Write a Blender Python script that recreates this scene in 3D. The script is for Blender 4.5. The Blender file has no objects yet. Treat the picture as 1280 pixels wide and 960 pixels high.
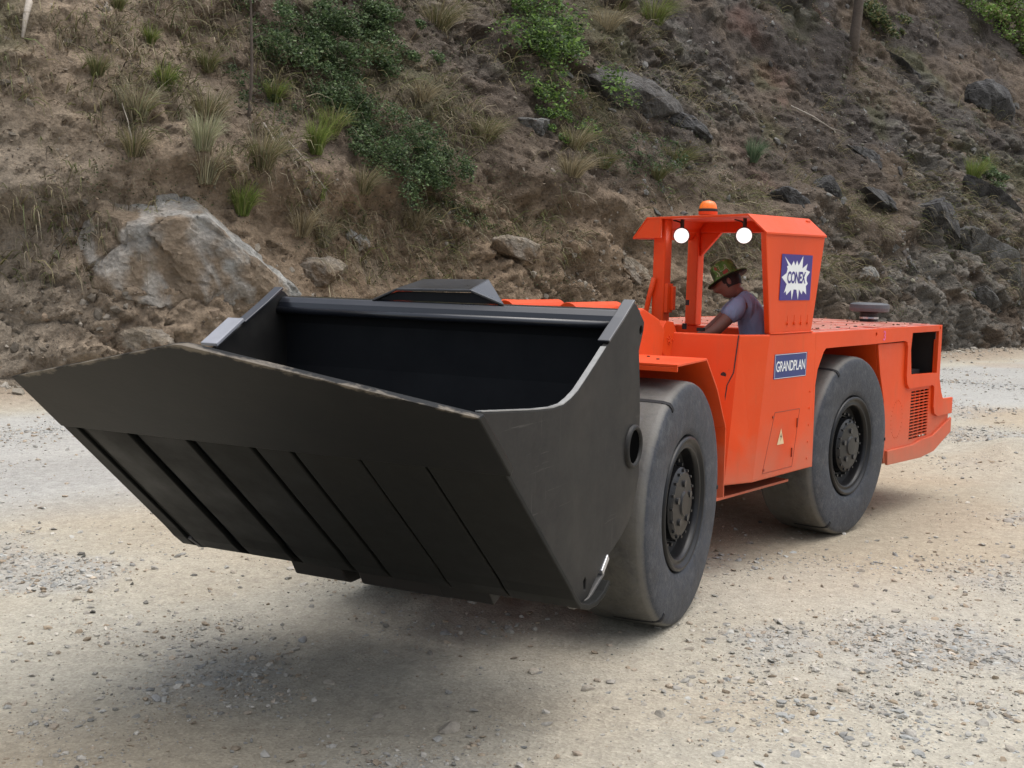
import bpy, bmesh, math, random
import numpy as np
from mathutils import Vector, Matrix
from mathutils.bvhtree import BVHTree

random.seed(7); RNG = np.random.default_rng(7)
scene = bpy.context.scene
COL = scene.collection

# ------------------------------------------------------------------ camera
CAM_H = 2.13
FPX = 1400.0
roll = math.atan(.025)
pitch = math.atan((480 - 338) * math.cos(roll) / FPX)
fw = Vector((0, math.cos(pitch), -math.sin(pitch)))
r0 = Vector((1, 0, 0)); u0 = r0.cross(fw)
Rv = r0 * math.cos(roll) + u0 * math.sin(roll)
Uv = -r0 * math.sin(roll) + u0 * math.cos(roll)
cd = bpy.data.cameras.new('camera'); cam = bpy.data.objects.new('camera', cd); COL.objects.link(cam)
cam.matrix_world = Matrix(((Rv.x, Uv.x, -fw.x, 0), (Rv.y, Uv.y, -fw.y, 0), (Rv.z, Uv.z, -fw.z, CAM_H), (0, 0, 0, 1)))
cd.sensor_width = 36; cd.lens = 36 * FPX / 1280; cd.clip_end = 3000
scene.camera = cam
scene.view_settings.view_transform = 'Standard'; scene.view_settings.look = 'None'
scene.view_settings.exposure = 0.5; scene.view_settings.gamma = 1

# ------------------------------------------------------------------ light
SUN_EL, SUN_AZ = math.radians(76), math.radians(85)       # azimuth clockwise from +Y
world = bpy.data.worlds.new('World'); scene.world = world; world.use_nodes = True
nt = world.node_tree; bg = nt.nodes['Background']
sky = nt.nodes.new('ShaderNodeTexSky'); sky.sky_type = 'NISHITA'; sky.sun_disc = False
sky.sun_elevation = SUN_EL; sky.sun_rotation = SUN_AZ
sky.air_density = 1.0; sky.dust_density = 4.0; sky.ozone_density = 1.0
hs = nt.nodes.new('ShaderNodeHueSaturation'); hs.inputs['Saturation'].default_value = .45
nt.links.new(sky.outputs[0], hs.inputs['Color']); nt.links.new(hs.outputs[0], bg.inputs[0])
bg.inputs[1].default_value = .149
sd = bpy.data.lights.new('sun', 'SUN'); sd.energy = 1.35; sd.angle = math.radians(80); sd.color = (1, .97, .93)
so = bpy.data.objects.new('sun', sd); COL.objects.link(so)
sdir = Vector((math.sin(SUN_AZ) * math.cos(SUN_EL), math.cos(SUN_AZ) * math.cos(SUN_EL), math.sin(SUN_EL)))
so.rotation_euler = sdir.to_track_quat('Z', 'Y').to_euler(); so.location = (20, 5, 40)

# ------------------------------------------------------------------ noise
_P = np.random.default_rng(3).integers(0, 2**31, 4096)
def _h(x, y, z):
    return (_P[(x + _P[(y + _P[z & 4095]) & 4095]) & 4095] & 0xffffff) / float(0xffffff)
def vnoise(x, y, z):
    xi = np.floor(x).astype(np.int64); yi = np.floor(y).astype(np.int64); zi = np.floor(z).astype(np.int64)
    fx, fy, fz = x - xi, y - yi, z - zi
    fx, fy, fz = [f * f * f * (f * (f * 6 - 15) + 10) for f in (fx, fy, fz)]
    r = 0
    for a in (0, 1):
        for b in (0, 1):
            for c in (0, 1):
                w = (fx if a else 1 - fx) * (fy if b else 1 - fy) * (fz if c else 1 - fz)
                r = r + w * _h(xi + a, yi + b, zi + c)
    return r * 2 - 1
def fbm(x, y, z, sc, octv=4, gain=.5, off=0.):
    s = 0; a = 1.; f = 1. / sc; t = 0
    for i in range(octv):
        s = s + a * vnoise(x * f + 17.3 * i + off, y * f + 5.1 * i - off, z * f + 9.7 * i + off * .5); t += a; a *= gain; f *= 2.03
    return s / t
def ridged(x, y, z, sc, octv=3, off=0.):
    s = 0; a = 1.; f = 1. / sc; t = 0
    for i in range(octv):
        s = s + a * (1 - 2 * np.abs(vnoise(x * f + 7.3 * i + off, y * f + 3.1 * i, z * f + 2.7 * i + off))); t += a; a *= .5; f *= 2.1
    return s / t
def cells(x, y, z, sc, off=0.):
    """worley: returns F1, F2 and a random value of the nearest cell"""
    x = x / sc + off; y = y / sc; z = z / sc + off
    xi = np.floor(x).astype(np.int64); yi = np.floor(y).astype(np.int64); zi = np.floor(z).astype(np.int64)
    f1 = np.full(x.shape, 9.); f2 = np.full(x.shape, 9.); rid = np.zeros(x.shape)
    for a in (-1, 0, 1):
        for b in (-1, 0, 1):
            for c in (-1, 0, 1):
                X = xi + a; Y = yi + b; Z = zi + c
                px = X + _h(X, Y, Z); py = Y + _h(X + 31, Y + 7, Z); pz = Z + _h(X, Y + 57, Z + 11)
                d = (px - x)**2 + (py - y)**2 + (pz - z)**2
                rv = _h(X + 5, Y + 91, Z + 3)
                m = d < f1
                f2 = np.where(m, f1, np.minimum(f2, d)); rid = np.where(m, rv, rid); f1 = np.where(m, d, f1)
    return np.sqrt(f1), np.sqrt(f2), rid
def sst(a, b, x):
    t = np.clip((x - a) / (b - a), 0, 1); return t * t * (3 - 2 * t)

# ------------------------------------------------------------------ objects
def tag(o, label=None, cat=None, group=None, kind=None):
    for k, v in (('label', label), ('category', cat), ('group', group), ('kind', kind)):
        if v: o[k] = v
    return o
def empty(name, loc=(0, 0, 0), rz=0, parent=None):
    o = bpy.data.objects.new(name, None); COL.objects.link(o); o.location = loc; o.rotation_euler = (0, 0, rz)
    o.empty_display_size = .2
    if parent: o.parent = parent
    return o
def link(name, me, mat, parent=None, smooth=False, bevel=0, seg=2, ang=32):
    if mat is not None and not me.materials:
        for m in (mat if isinstance(mat, (list, tuple)) else [mat]): me.materials.append(m)
    o = bpy.data.objects.new(name, me); COL.objects.link(o)
    if parent: o.parent = parent
    if smooth:
        me.polygons.foreach_set('use_smooth', [True] * len(me.polygons))
    if bevel:
        b = o.modifiers.new('bevel', 'BEVEL'); b.width = bevel; b.segments = seg; b.limit_method = 'ANGLE'; b.angle_limit = math.radians(ang)
        b.harden_normals = False
    return o
def np_mesh(name, V, Fc, cols=None, n=3):
    me = bpy.data.meshes.new(name)
    me.vertices.add(len(V)); me.vertices.foreach_set('co', np.ascontiguousarray(V, np.float32).ravel())
    me.loops.add(Fc.size); me.loops.foreach_set('vertex_index', np.ascontiguousarray(Fc, np.int32).ravel())
    me.polygons.add(len(Fc)); me.polygons.foreach_set('loop_start', np.arange(0, Fc.size, Fc.shape[1], dtype=np.int32))
    me.polygons.foreach_set('use_smooth', np.zeros(len(Fc), bool)); me.update(calc_edges=True)
    if cols is not None:
        a = me.color_attributes.new('Col', 'FLOAT_COLOR', 'POINT')
        c = np.ones((len(V), 4), np.float32); c[:, :3] = cols; a.data.foreach_set('color', c.ravel())
    return me

class MB:
    def __init__(s): s.bm = bmesh.new()
    def poly(s, pts, faces):
        v = [s.bm.verts.new(p) for p in pts]
        for f in faces:
            try: s.bm.faces.new([v[i] for i in f])
            except ValueError: pass
        return s
    def box(s, x0, x1, y0, y1, z0, z1):
        p = [(x, y, z) for x in (x0, x1) for y in (y0, y1) for z in (z0, z1)]
        return s.poly(p, [(0, 1, 3, 2), (4, 6, 7, 5), (0, 4, 5, 1), (2, 3, 7, 6), (0, 2, 6, 4), (1, 5, 7, 3)])
    def loft(s, A, B, cap=True):
        n = len(A); f = [(i, (i + 1) % n, n + (i + 1) % n, n + i) for i in range(n)]
        if cap: f += [tuple(range(n))[::-1], tuple(range(n, 2 * n))]
        return s.poly(list(A) + list(B), f)
    def prism(s, poly, y0, y1):                     # poly in (x,z)
        return s.loft([(x, y0, z) for x, z in poly], [(x, y1, z) for x, z in poly])
    def sheet(s, prof, t, y0, y1, closed=False):    # thick bent sheet, profile in (x,z), offset by t to its left
        n = len(prof); off = []
        for i in range(n):
            a = Vector(prof[max(i - 1, 0)]); b = Vector(prof[min(i + 1, n - 1)])
            d = (b - a).normalized(); off.append((prof[i][0] - d.y * t, prof[i][1] + d.x * t))
        P = []; 
        for y in (y0, y1):
            P += [(x, y, z) for x, z in prof] + [(x, y, z) for x, z in off]
        F = []
        for i in range(n - 1):
            F += [(i, i + 1, 2 * n + i + 1, 2 * n + i), (n + i + 1, n + i, 3 * n + i, 3 * n + i + 1),
                  (i + 1, i, n + i, n + i + 1), (2 * n + i, 2 * n + i + 1, 3 * n + i + 1, 3 * n + i)]
        F += [(0, 2 * n, 3 * n, n), (n - 1, 2 * n - 1, 4 * n - 1, 3 * n - 1)]
        return s.poly(P, F)
    def tube(s, p0, p1, r, seg=16, r1=None, cap=True):
        p0 = Vector(p0); p1 = Vector(p1); d = (p1 - p0).normalized(); a = d.orthogonal().normalized(); b = d.cross(a)
        r1 = r if r1 is None else r1
        A = [p0 + (a * math.cos(t) + b * math.sin(t)) * r for t in [2 * math.pi * i / seg for i in range(seg)]]
        B = [p1 + (a * math.cos(t) + b * math.sin(t)) * r1 for t in [2 * math.pi * i / seg for i in range(seg)]]
        return s.loft(A, B, cap)
    def path(s, pts, r, seg=8):
        rr = r if isinstance(r, (list, tuple)) else [r] * len(pts); pts = [Vector(p) for p in pts]; rings = []; ref = None
        for i, p in enumerate(pts):
            d = (pts[min(i + 1, len(pts) - 1)] - pts[max(i - 1, 0)]).normalized()
            a = d.orthogonal().normalized() if ref is None else (ref - d * ref.dot(d)).normalized(); ref = a; b = d.cross(a)
            rings.append([s.bm.verts.new(p + (a * math.cos(t) + b * math.sin(t)) * rr[i]) for t in [2 * math.pi * k / seg for k in range(seg)]])
        for A, B in zip(rings, rings[1:]):
            for k in range(seg): s.bm.faces.new((A[k], A[(k + 1) % seg], B[(k + 1) % seg], B[k]))
        s.bm.faces.new(rings[0]); s.bm.faces.new(rings[-1][::-1]); return s
    def path_old(s, pts, r, seg=8):
        for i in range(len(pts) - 1): s.tube(pts[i], pts[i + 1], r if not isinstance(r, (list, tuple)) else r[i], seg, None if not isinstance(r, (list, tuple)) else r[i + 1])
        return s
    def lathe(s, prof, seg=64, axis='y', c=(0, 0, 0), closed=False):  # prof: (radius, along)
        rings = []
        for r, w in prof:
            ring = []
            for i in range(seg):
                t = 2 * math.pi * i / seg
                if axis == 'y': p = (c[0] + r * math.cos(t), c[1] + w, c[2] + r * math.sin(t))
                else: p = (c[0] + r * math.cos(t), c[1] + r * math.sin(t), c[2] + w)
                ring.append(s.bm.verts.new(p))
            rings.append(ring)
        m = len(rings)
        for k in range(m if closed else m - 1):
            A = rings[k]; B = rings[(k + 1) % m]
            for i in range(seg): s.bm.faces.new((A[i], A[(i + 1) % seg], B[(i + 1) % seg], B[i]))
        if not closed:
            s.bm.faces.new(rings[0]); s.bm.faces.new(rings[-1][::-1])
        return s
    def plate(s, outer, holes, y0, y1):             # (x,z) outline with holes, extruded in y
        bm = bmesh.new(); ed = []
        for loop in [outer] + list(holes):
            v = [bm.verts.new((x, y0, z)) for x, z in loop]
            ed += [bm.edges.new((v[i], v[(i + 1) % len(v)])) for i in range(len(v))]
        r = bmesh.ops.triangle_fill(bm, use_beauty=True, use_dissolve=False, edges=ed)
        fs = [f for f in r['geom'] if isinstance(f, bmesh.types.BMFace)]
        ex = bmesh.ops.extrude_face_region(bm, geom=fs)
        bmesh.ops.translate(bm, vec=(0, y1 - y0, 0), verts=[g for g in ex['geom'] if isinstance(g, bmesh.types.BMVert)])
        bmesh.ops.recalc_face_normals(bm, faces=bm.faces[:])
        bmesh.ops.dissolve_limit(bm, angle_limit=.02, verts=bm.verts[:], edges=bm.edges[:])
        me = bpy.data.meshes.new('t'); bm.to_mesh(me); bm.free(); s.bm.from_mesh(me); bpy.data.meshes.remove(me)
        return s
    def build(s, name, mat, parent=None, smooth=False, bevel=0, seg=2, ang=32, fix=True):
        if fix: bmesh.ops.recalc_face_normals(s.bm, faces=s.bm.faces[:])
        me = bpy.data.meshes.new(name); s.bm.to_mesh(me); s.bm.free()
        o = link(name, me, mat, parent, smooth, bevel, seg, ang)
        return o

# ------------------------------------------------------------------ materials
def newmat(name):
    m = bpy.data.materials.new(name); m.use_nodes = True
    return m, m.node_tree, m.node_tree.nodes['Principled BSDF']
def N(nt, t, **kw):
    n = nt.nodes.new(t)
    for k, v in kw.items():
        if k.startswith('_'): setattr(n, k[1:], v)
        else: n.inputs[k.replace('__', ' ')].default_value = v
    return n
def ramp(nt, src, stops):
    r = nt.nodes.new('ShaderNodeValToRGB'); e = r.color_ramp.elements
    while len(e) > 1: e.remove(e[-1])
    e[0].position = stops[0][0]; c = stops[0][1]; e[0].color = (c, c, c, 1) if not isinstance(c, tuple) else (*c, 1)
    for p, c in stops[1:]:
        k = e.new(p); k.color = (c, c, c, 1) if not isinstance(c, tuple) else (*c, 1)
    nt.links.new(src, r.inputs[0]); return r
def mix(nt, f, a, b, blend='MIX'):
    m = nt.nodes.new('ShaderNodeMix'); m.data_type = 'RGBA'; m.blend_type = blend
    for i, v in ((0, f), (6, a), (7, b)):
        if isinstance(v, bpy.types.NodeSocket): nt.links.new(v, m.inputs[i])
        elif isinstance(v, tuple): m.inputs[i].default_value = (*v, 1)
        else: m.inputs[i].default_value = v
    return m.outputs[2]
def bump(nt, src, strength, dist, nrm=None):
    b = nt.nodes.new('ShaderNodeBump'); b.inputs['Strength'].default_value = strength; b.inputs['Distance'].default_value = dist
    nt.links.new(src, b.inputs['Height'])
    if nrm: nt.links.new(nrm, b.inputs['Normal'])
    return b.outputs[0]

def paint(name, col, dust=(.32, .24, .17), dust_amt=.5, rough=.32, spec=.5, coat=.3, wob=.35, dust_lo=.52, chips=None, grime=False, scratch=False):
    m, nt, p = newmat(name); L = nt.links
    tc = nt.nodes.new('ShaderNodeTexCoord'); ob = tc.outputs['Object']
    n1 = N(nt, 'ShaderNodeTexNoise', Scale=2.3, Detail=6, Roughness=.62); L.new(ob, n1.inputs['Vector'])
    n2 = N(nt, 'ShaderNodeTexNoise', Scale=38, Detail=4, Roughness=.7); L.new(ob, n2.inputs['Vector'])
    n3 = N(nt, 'ShaderNodeTexNoise', Scale=1.1, Detail=3); L.new(ob, n3.inputs['Vector'])
    var = ramp(nt, n3.outputs[0], [(.3, .86), (.7, 1.08)])
    base = mix(nt, 1., col, var.outputs[0], 'MULTIPLY')
    # dust: cloudy film, a little more on faces that look up
    d1 = ramp(nt, n1.outputs[0], [(dust_lo - .12, 0.), (dust_lo + .22, 1.)])
    d2 = ramp(nt, n2.outputs[0], [(.35, .3), (.7, 1.)])
    mu = N(nt, 'ShaderNodeMath', _operation='MULTIPLY'); L.new(d1.outputs[0], mu.inputs[0]); L.new(d2.outputs[0], mu.inputs[1])
    m2 = N(nt, 'ShaderNodeMath', _operation='MULTIPLY'); L.new(mu.outputs[0], m2.inputs[0]); m2.inputs[1].default_value = dust_amt
    c = mix(nt, m2.outputs[0], base, dust)
    sx = nt.nodes.new('ShaderNodeSeparateXYZ'); L.new(ob, sx.inputs[0])
    lo = N(nt, 'ShaderNodeMath', _operation='MULTIPLY_ADD'); L.new(n1.outputs[0], lo.inputs[0]); lo.inputs[1].default_value = -.9; L.new(sx.outputs[2], lo.inputs[2])
    mud = ramp(nt, lo.outputs[0], [(.02, .55 if grime else 0.), (.55, 0.)]); c = mix(nt, mud.outputs[0], c, (.34, .22, .15))
    if grime:
        st = N(nt, 'ShaderNodeMapping'); st.inputs['Scale'].default_value = (9, 9, .9); L.new(ob, st.inputs[0])
        n6 = N(nt, 'ShaderNodeTexNoise', Scale=1.6, Detail=6, Roughness=.7); L.new(st.outputs[0], n6.inputs['Vector'])
        c = mix(nt, ramp(nt, n6.outputs[0], [(.56, 0.), (.74, .28)]).outputs[0], c, (.38, .10, .04))
        n7 = N(nt, 'ShaderNodeTexNoise', Scale=24, Detail=9, Roughness=.8); L.new(ob, n7.inputs['Vector'])
        c = mix(nt, ramp(nt, n7.outputs[0], [(.67, 0.), (.70, .8)]).outputs[0], c, (.10, .05, .035))
    if scratch:
        for k_, (sc_, ro_) in enumerate((((1.5, 1.5, 40), .5), ((30, 3, 1.2), -.7))):
            st = N(nt, 'ShaderNodeMapping'); st.inputs['Scale'].default_value = sc_; st.inputs['Rotation'].default_value = (0, ro_, 0); L.new(ob, st.inputs[0])
            n8 = N(nt, 'ShaderNodeTexNoise', Scale=1.4, Detail=7, Roughness=.72); L.new(st.outputs[0], n8.inputs['Vector'])
            gate = ramp(nt, n1.outputs[0], [(.45, .0), (.62, .45)])
            mk = N(nt, 'ShaderNodeMath', _operation='MULTIPLY'); L.new(ramp(nt, n8.outputs[0], [(.62, 0.), (.66, 1.)]).outputs[0], mk.inputs[0]); L.new(gate.outputs[0], mk.inputs[1])
            c = mix(nt, mk.outputs[0], c, (.10, .095, .085))
    if chips:
        n4 = N(nt, 'ShaderNodeTexNoise', Scale=17, Detail=8, Roughness=.75); L.new(ob, n4.inputs['Vector'])
        ch = ramp(nt, n4.outputs[0], [(.70, 0.), (.73, 1.)])
        c = mix(nt, ch.outputs[0], c, chips)
    L.new(c, p.inputs['Base Color'])
    rr = ramp(nt, n1.outputs[0], [(.3, rough), (.75, min(rough + .35, 1))]); L.new(rr.outputs[0], p.inputs['Roughness'])
    p.inputs['Specular IOR Level'].default_value = spec
    p.inputs['Coat Weight'].default_value = coat; p.inputs['Coat Roughness'].default_value = .15
    n5 = N(nt, 'ShaderNodeTexNoise', Scale=1.7, Detail=2); L.new(ob, n5.inputs['Vector'])
    b1 = bump(nt, n5.outputs[0], wob, .02); b2 = bump(nt, n2.outputs[0], .08, .002, b1)
    L.new(b2, p.inputs['Normal']); return m
def plain(name, col, rough=.5, metal=0., emit=None, es=0, bumpy=0, var=.15, nsc=9):
    m, nt, p = newmat(name)
    tc = nt.nodes.new('ShaderNodeTexCoord'); n = N(nt, 'ShaderNodeTexNoise', Scale=nsc, Detail=6, Roughness=.65)
    nt.links.new(tc.outputs['Object'], n.inputs['Vector'])
    v = ramp(nt, n.outputs[0], [(.25, 1 - var), (.75, 1 + var)])
    nt.links.new(mix(nt, 1., col, v.outputs[0], 'MULTIPLY'), p.inputs['Base Color'])
    p.inputs['Roughness'].default_value = rough; p.inputs['Metallic'].default_value = metal
    if bumpy: nt.links.new(bump(nt, n.outputs[0], .6, bumpy), p.inputs['Normal'])
    if emit: p.inputs['Emission Color'].default_value = (*emit, 1); p.inputs['Emission Strength'].default_value = es
    return m
ORANGE = paint('orange_paint', (.74, .068, .006), dust=(.60, .22, .11), dust_amt=.18, rough=.42, spec=.3, coat=.10, grime=True)
ORANGE_TOP = paint('littered_deck_paint_sky_sheen', (.78, .09, .03), dust=(.80, .50, .42), dust_amt=.95, rough=.3, coat=.7, dust_lo=.30, chips=(.20, .10, .06))  # pale pink film paints in the sky's reflection along with real dust
BLACKP = paint('black_bucket_paint', (.012, .012, .012), dust=(.14, .118, .09), dust_amt=.10, scratch=True, rough=.42, spec=.3, coat=.04, wob=.5, dust_lo=.40)
BLACKI = paint('black_gloss_bucket_paint', (.004, .005, .007), dust=(.02, .02, .02), dust_amt=.05, rough=.55, coat=.0, spec=.3, wob=.4)
BLACKT = paint('black_gloss_rim_paint', (.012, .014, .020), dust=(.06, .06, .07), dust_amt=.2, rough=.24, coat=.7, wob=.2)
WORN = paint('worn_bucket_steel', (.10, .10, .10), dust=(.22, .19, .15), dust_amt=.6, rough=.4, coat=0, wob=.3)
BRIGHT = plain('polished_steel_edge', (.55, .56, .58), .3, .8)
DARK = plain('dark_cavity_steel', (.018, .016, .015), .6)
BLACKM = plain('black_wheel_enamel', (.008, .008, .009), .36)
BLACKM.node_tree.nodes['Principled BSDF'].inputs['Specular IOR Level'].default_value = .35
BLACKW = paint('black_wear_plate_paint', (.008, .0085, .008), dust=(.07, .07, .055), dust_amt=.06, rough=.40, spec=.22, coat=.0, wob=.5, dust_lo=.42)
BORE = plain('pin_bore_shade', (.003, .003, .003), 1.); BORE.node_tree.nodes['Principled BSDF'].inputs['Specular IOR Level'].default_value = 0
RUBHOSE = plain('black_rubber_hose', (.02, .02, .022), .6)
GREYPL = plain('grey_plastic_cap', (.075, .08, .09), .55)
AMBER = plain('amber_lens', (.70, .13, .015), .2, emit=(1, .25, .02), es=.22, var=.4, nsc=30)
LAMPG = plain('lit_lamp_lens', (.9, .9, .9), .3, emit=(1, .98, .94), es=9.)
_n = LAMPG.node_tree; _tc = _n.nodes.new('ShaderNodeTexCoord'); _sp = _n.nodes.new('ShaderNodeSeparateXYZ'); _n.links.new(_tc.outputs['Object'], _sp.inputs[0])
_cb = _n.nodes.new('ShaderNodeCombineXYZ'); _n.links.new(_sp.outputs[0], _cb.inputs[0]); _n.links.new(_sp.outputs[2], _cb.inputs[1])
_ln = _n.nodes.new('ShaderNodeVectorMath'); _ln.operation = 'LENGTH'; _n.links.new(_cb.outputs[0], _ln.inputs[0])
_rr = ramp(_n, _ln.outputs['Value'], [(.0, 1.), (.034, .5), (.050, .09), (.058, .03)]); _ml = N(_n, 'ShaderNodeMath', _operation='MULTIPLY'); _n.links.new(_rr.outputs[0], _ml.inputs[0]); _ml.inputs[1].default_value = 9.
_n.links.new(_ml.outputs[0], _n.nodes['Principled BSDF'].inputs['Emission Strength'])
SEAT = plain('black_seat_vinyl', (.02, .02, .022), .6)
BLUE = plain('blue_sticker', (.035, .018, .20), .35, var=.08)
NAVY = plain('navy_sticker', (.018, .034, .17), .4, var=.08)
WHITE = plain('white_sticker', (.8, .82, .82), .4, var=.04)
PINK = plain('faded_pink_mark', (.75, .10, .30), .5)
YEL = plain('pale_warning_sticker', (.72, .52, .30), .4, var=.1)

def lip_mat():
    m, nt, p = newmat('scraped_cutting_edge'); L = nt.links
    tc = nt.nodes.new('ShaderNodeTexCoord'); sp = nt.nodes.new('ShaderNodeSeparateXYZ'); L.new(tc.outputs['Object'], sp.inputs[0])
    # distance from the edge measured along the blade: s = .737(x-1.87)+.676(z-.62)
    def mth(op, a, b=None):
        n = nt.nodes.new('ShaderNodeMath'); n.operation = op
        for i, v in ((0, a), (1, b)):
            if v is None: continue
            if isinstance(v, bpy.types.NodeSocket): L.new(v, n.inputs[i])
            else: n.inputs[i].default_value = v
        return n.outputs[0]
    s = mth('ADD', mth('MULTIPLY', mth('SUBTRACT', sp.outputs[0], 1.87), .737), mth('MULTIPLY', mth('SUBTRACT', sp.outputs[2], .62), .676))
    edge = mth('SUBTRACT', 1.81, mth('MULTIPLY', mth('ABSOLUTE', sp.outputs[1]), .262))
    d = mth('SUBTRACT', edge, s)
    n = N(nt, 'ShaderNodeTexNoise', Scale=5, Detail=8, Roughness=.7); mp = N(nt, 'ShaderNodeMapping'); mp.inputs['Scale'].default_value = (1, .55, 1)
    L.new(tc.outputs['Object'], mp.inputs[0]); L.new(mp.outputs[0], n.inputs['Vector'])
    k = mth('ADD', mth('MULTIPLY', d, -7.), mth('MULTIPLY', n.outputs[0], 1.6))
    w = ramp(nt, k, [(.66, 0.), (.80, .8)])
    nb = N(nt, 'ShaderNodeTexNoise', Scale=2.2, Detail=7, Roughness=.7); L.new(tc.outputs['Object'], nb.inputs['Vector'])
    f = ramp(nt, nb.outputs[0], [(.45, 0.), (.8, .12)])
    base = mix(nt, f.outputs[0], (.008, .0085, .0085), (.065, .058, .048))
    c = mix(nt, w.outputs[0], base, (.22, .19, .15))
    L.new(c, p.inputs['Base Color']); p.inputs['Roughness'].default_value = .42; p.inputs['Specular IOR Level'].default_value = .2
    L.new(bump(nt, n.outputs[0], .25, .006), p.inputs['Normal']); return m
LIPM = lip_mat()

def tyre_mat():
    m, nt, p = newmat('dusty_tyre_rubber'); L = nt.links
    tc = nt.nodes.new('ShaderNodeTexCoord'); ob = tc.outputs['Object']
    sp = nt.nodes.new('ShaderNodeSeparateXYZ'); L.new(ob, sp.inputs[0])
    cb = nt.nodes.new('ShaderNodeCombineXYZ'); L.new(sp.outputs[0], cb.inputs[0]); L.new(sp.outputs[2], cb.inputs[1])
    ln = nt.nodes.new('ShaderNodeVectorMath'); ln.operation = 'LENGTH'; L.new(cb.outputs[0], ln.inputs[0])
    n1 = N(nt, 'ShaderNodeTexNoise', Scale=4, Detail=8, Roughness=.68); L.new(ob, n1.inputs['Vector'])
    n2 = N(nt, 'ShaderNodeTexNoise', Scale=45, Detail=5, Roughness=.7); L.new(ob, n2.inputs['Vector'])
    add = N(nt, 'ShaderNodeMath', _operation='MULTIPLY_ADD'); L.new(n1.outputs[0], add.inputs[0]); add.inputs[1].default_value = .10; L.new(ln.outputs['Value'], add.inputs[2])
    tread = ramp(nt, add.outputs[0], [(.774, 0.), (.792, 1.)])
    sidec = mix(nt, ramp(nt, n1.outputs[0], [(.32, 0.), (.72, 1.)]).outputs[0], (.011, .015, .024), (.052, .058, .072))
    tredc = mix(nt, ramp(nt, n1.outputs[0], [(.35, 0.), (.7, 1.)]).outputs[0], (.050, .049, .043), (.100, .096, .082))
    c = mix(nt, tread.outputs[0], sidec, tredc)
    c = mix(nt, ramp(nt, n2.outputs[0], [(.45, 0.), (.8, .22)]).outputs[0], c, (.20, .185, .16))
    n3 = N(nt, 'ShaderNodeTexNoise', Scale=11, Detail=9, Roughness=.8, Distortion=.6); L.new(ob, n3.inputs['Vector'])
    c = mix(nt, ramp(nt, n3.outputs[0], [(.50, 0.), (.66, .5)]).outputs[0], c, (.115, .118, .122))
    c = mix(nt, ramp(nt, n3.outputs[0], [(.36, .5), (.44, 0.)]).outputs[0], c, (.02, .02, .025))
    edg = ramp(nt, ln.outputs['Value'], [(.722, 0.), (.738, .5), (.744, .5), (.748, 0.)]); c = mix(nt, edg.outputs[0], c, (.24, .23, .21))
    L.new(c, p.inputs['Base Color'])
    rr = ramp(nt, n1.outputs[0], [(.3, .48), (.7, .78)]); L.new(rr.outputs[0], p.inputs['Roughness'])
    w = N(nt, 'ShaderNodeTexWave', Scale=1.0)
    sn = N(nt, 'ShaderNodeMath', _operation='SINE'); ml = N(nt, 'ShaderNodeMath', _operation='MULTIPLY'); L.new(ln.outputs['Value'], ml.inputs[0]); ml.inputs[1].default_value = 260; L.new(ml.outputs[0], sn.inputs[0])
    b0 = bump(nt, sn.outputs[0], .03, .002)
    b1 = bump(nt, n1.outputs[0], .5, .018, b0); b2 = bump(nt, n2.outputs[0], .4, .004, b1); L.new(b2, p.inputs['Normal'])
    return m
TYRE = tyre_mat()
GROOVE = plain('tread_groove_rubber', (.012, .012, .014), .8)

def earth_mat(name, rough=.95, b=1., sc=1., mult=(.62, 1.35)):
    m, nt, p = newmat(name); L = nt.links
    at = nt.nodes.new('ShaderNodeAttribute'); at.attribute_name = 'Col'
    tc = nt.nodes.new('ShaderNodeTexCoord'); ob = tc.outputs['Object']
    n1 = N(nt, 'ShaderNodeTexNoise', Scale=3.2 * sc, Detail=10, Roughness=.72); L.new(ob, n1.inputs['Vector'])
    n2 = N(nt, 'ShaderNodeTexNoise', Scale=26 * sc, Detail=8, Roughness=.78); L.new(ob, n2.inputs['Vector'])
    v = N(nt, 'ShaderNodeTexVoronoi', Scale=18 * sc, Randomness=1); L.new(ob, v.inputs['Vector'])
    vc = ramp(nt, v.outputs['Color'], [(0., .75), (1., 1.25)])
    c = mix(nt, 1., at.outputs['Color'], ramp(nt, n1.outputs[0], [(.3, mult[0]), (.7, mult[1])]).outputs[0], 'MULTIPLY')
    c = mix(nt, .8, c, ramp(nt, n2.outputs[0], [(.3, .7), (.7, 1.3)]).outputs[0], 'MULTIPLY')
    c = mix(nt, .55, c, vc.outputs[0], 'MULTIPLY')
    L.new(c, p.inputs['Base Color']); p.inputs['Roughness'].default_value = rough; p.inputs['Specular IOR Level'].default_value = .2
    b1 = bump(nt, n1.outputs[0], .6 * b, .08 / sc); b2 = bump(nt, v.outputs['Distance'], .7 * b, .04 / sc, b1); b3 = bump(nt, n2.outputs[0], 1.0 * b, .03 / sc, b2)
    L.new(b3, p.inputs['Normal']); return m
SLOPEM = earth_mat('hillside_soil_and_rock')
ROCKM = earth_mat('weathered_rock', b=.8, sc=.8)
GROUNDM = earth_mat('crushed_stone_dirt', b=.45, sc=3., mult=(.82, 1.16))
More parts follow.
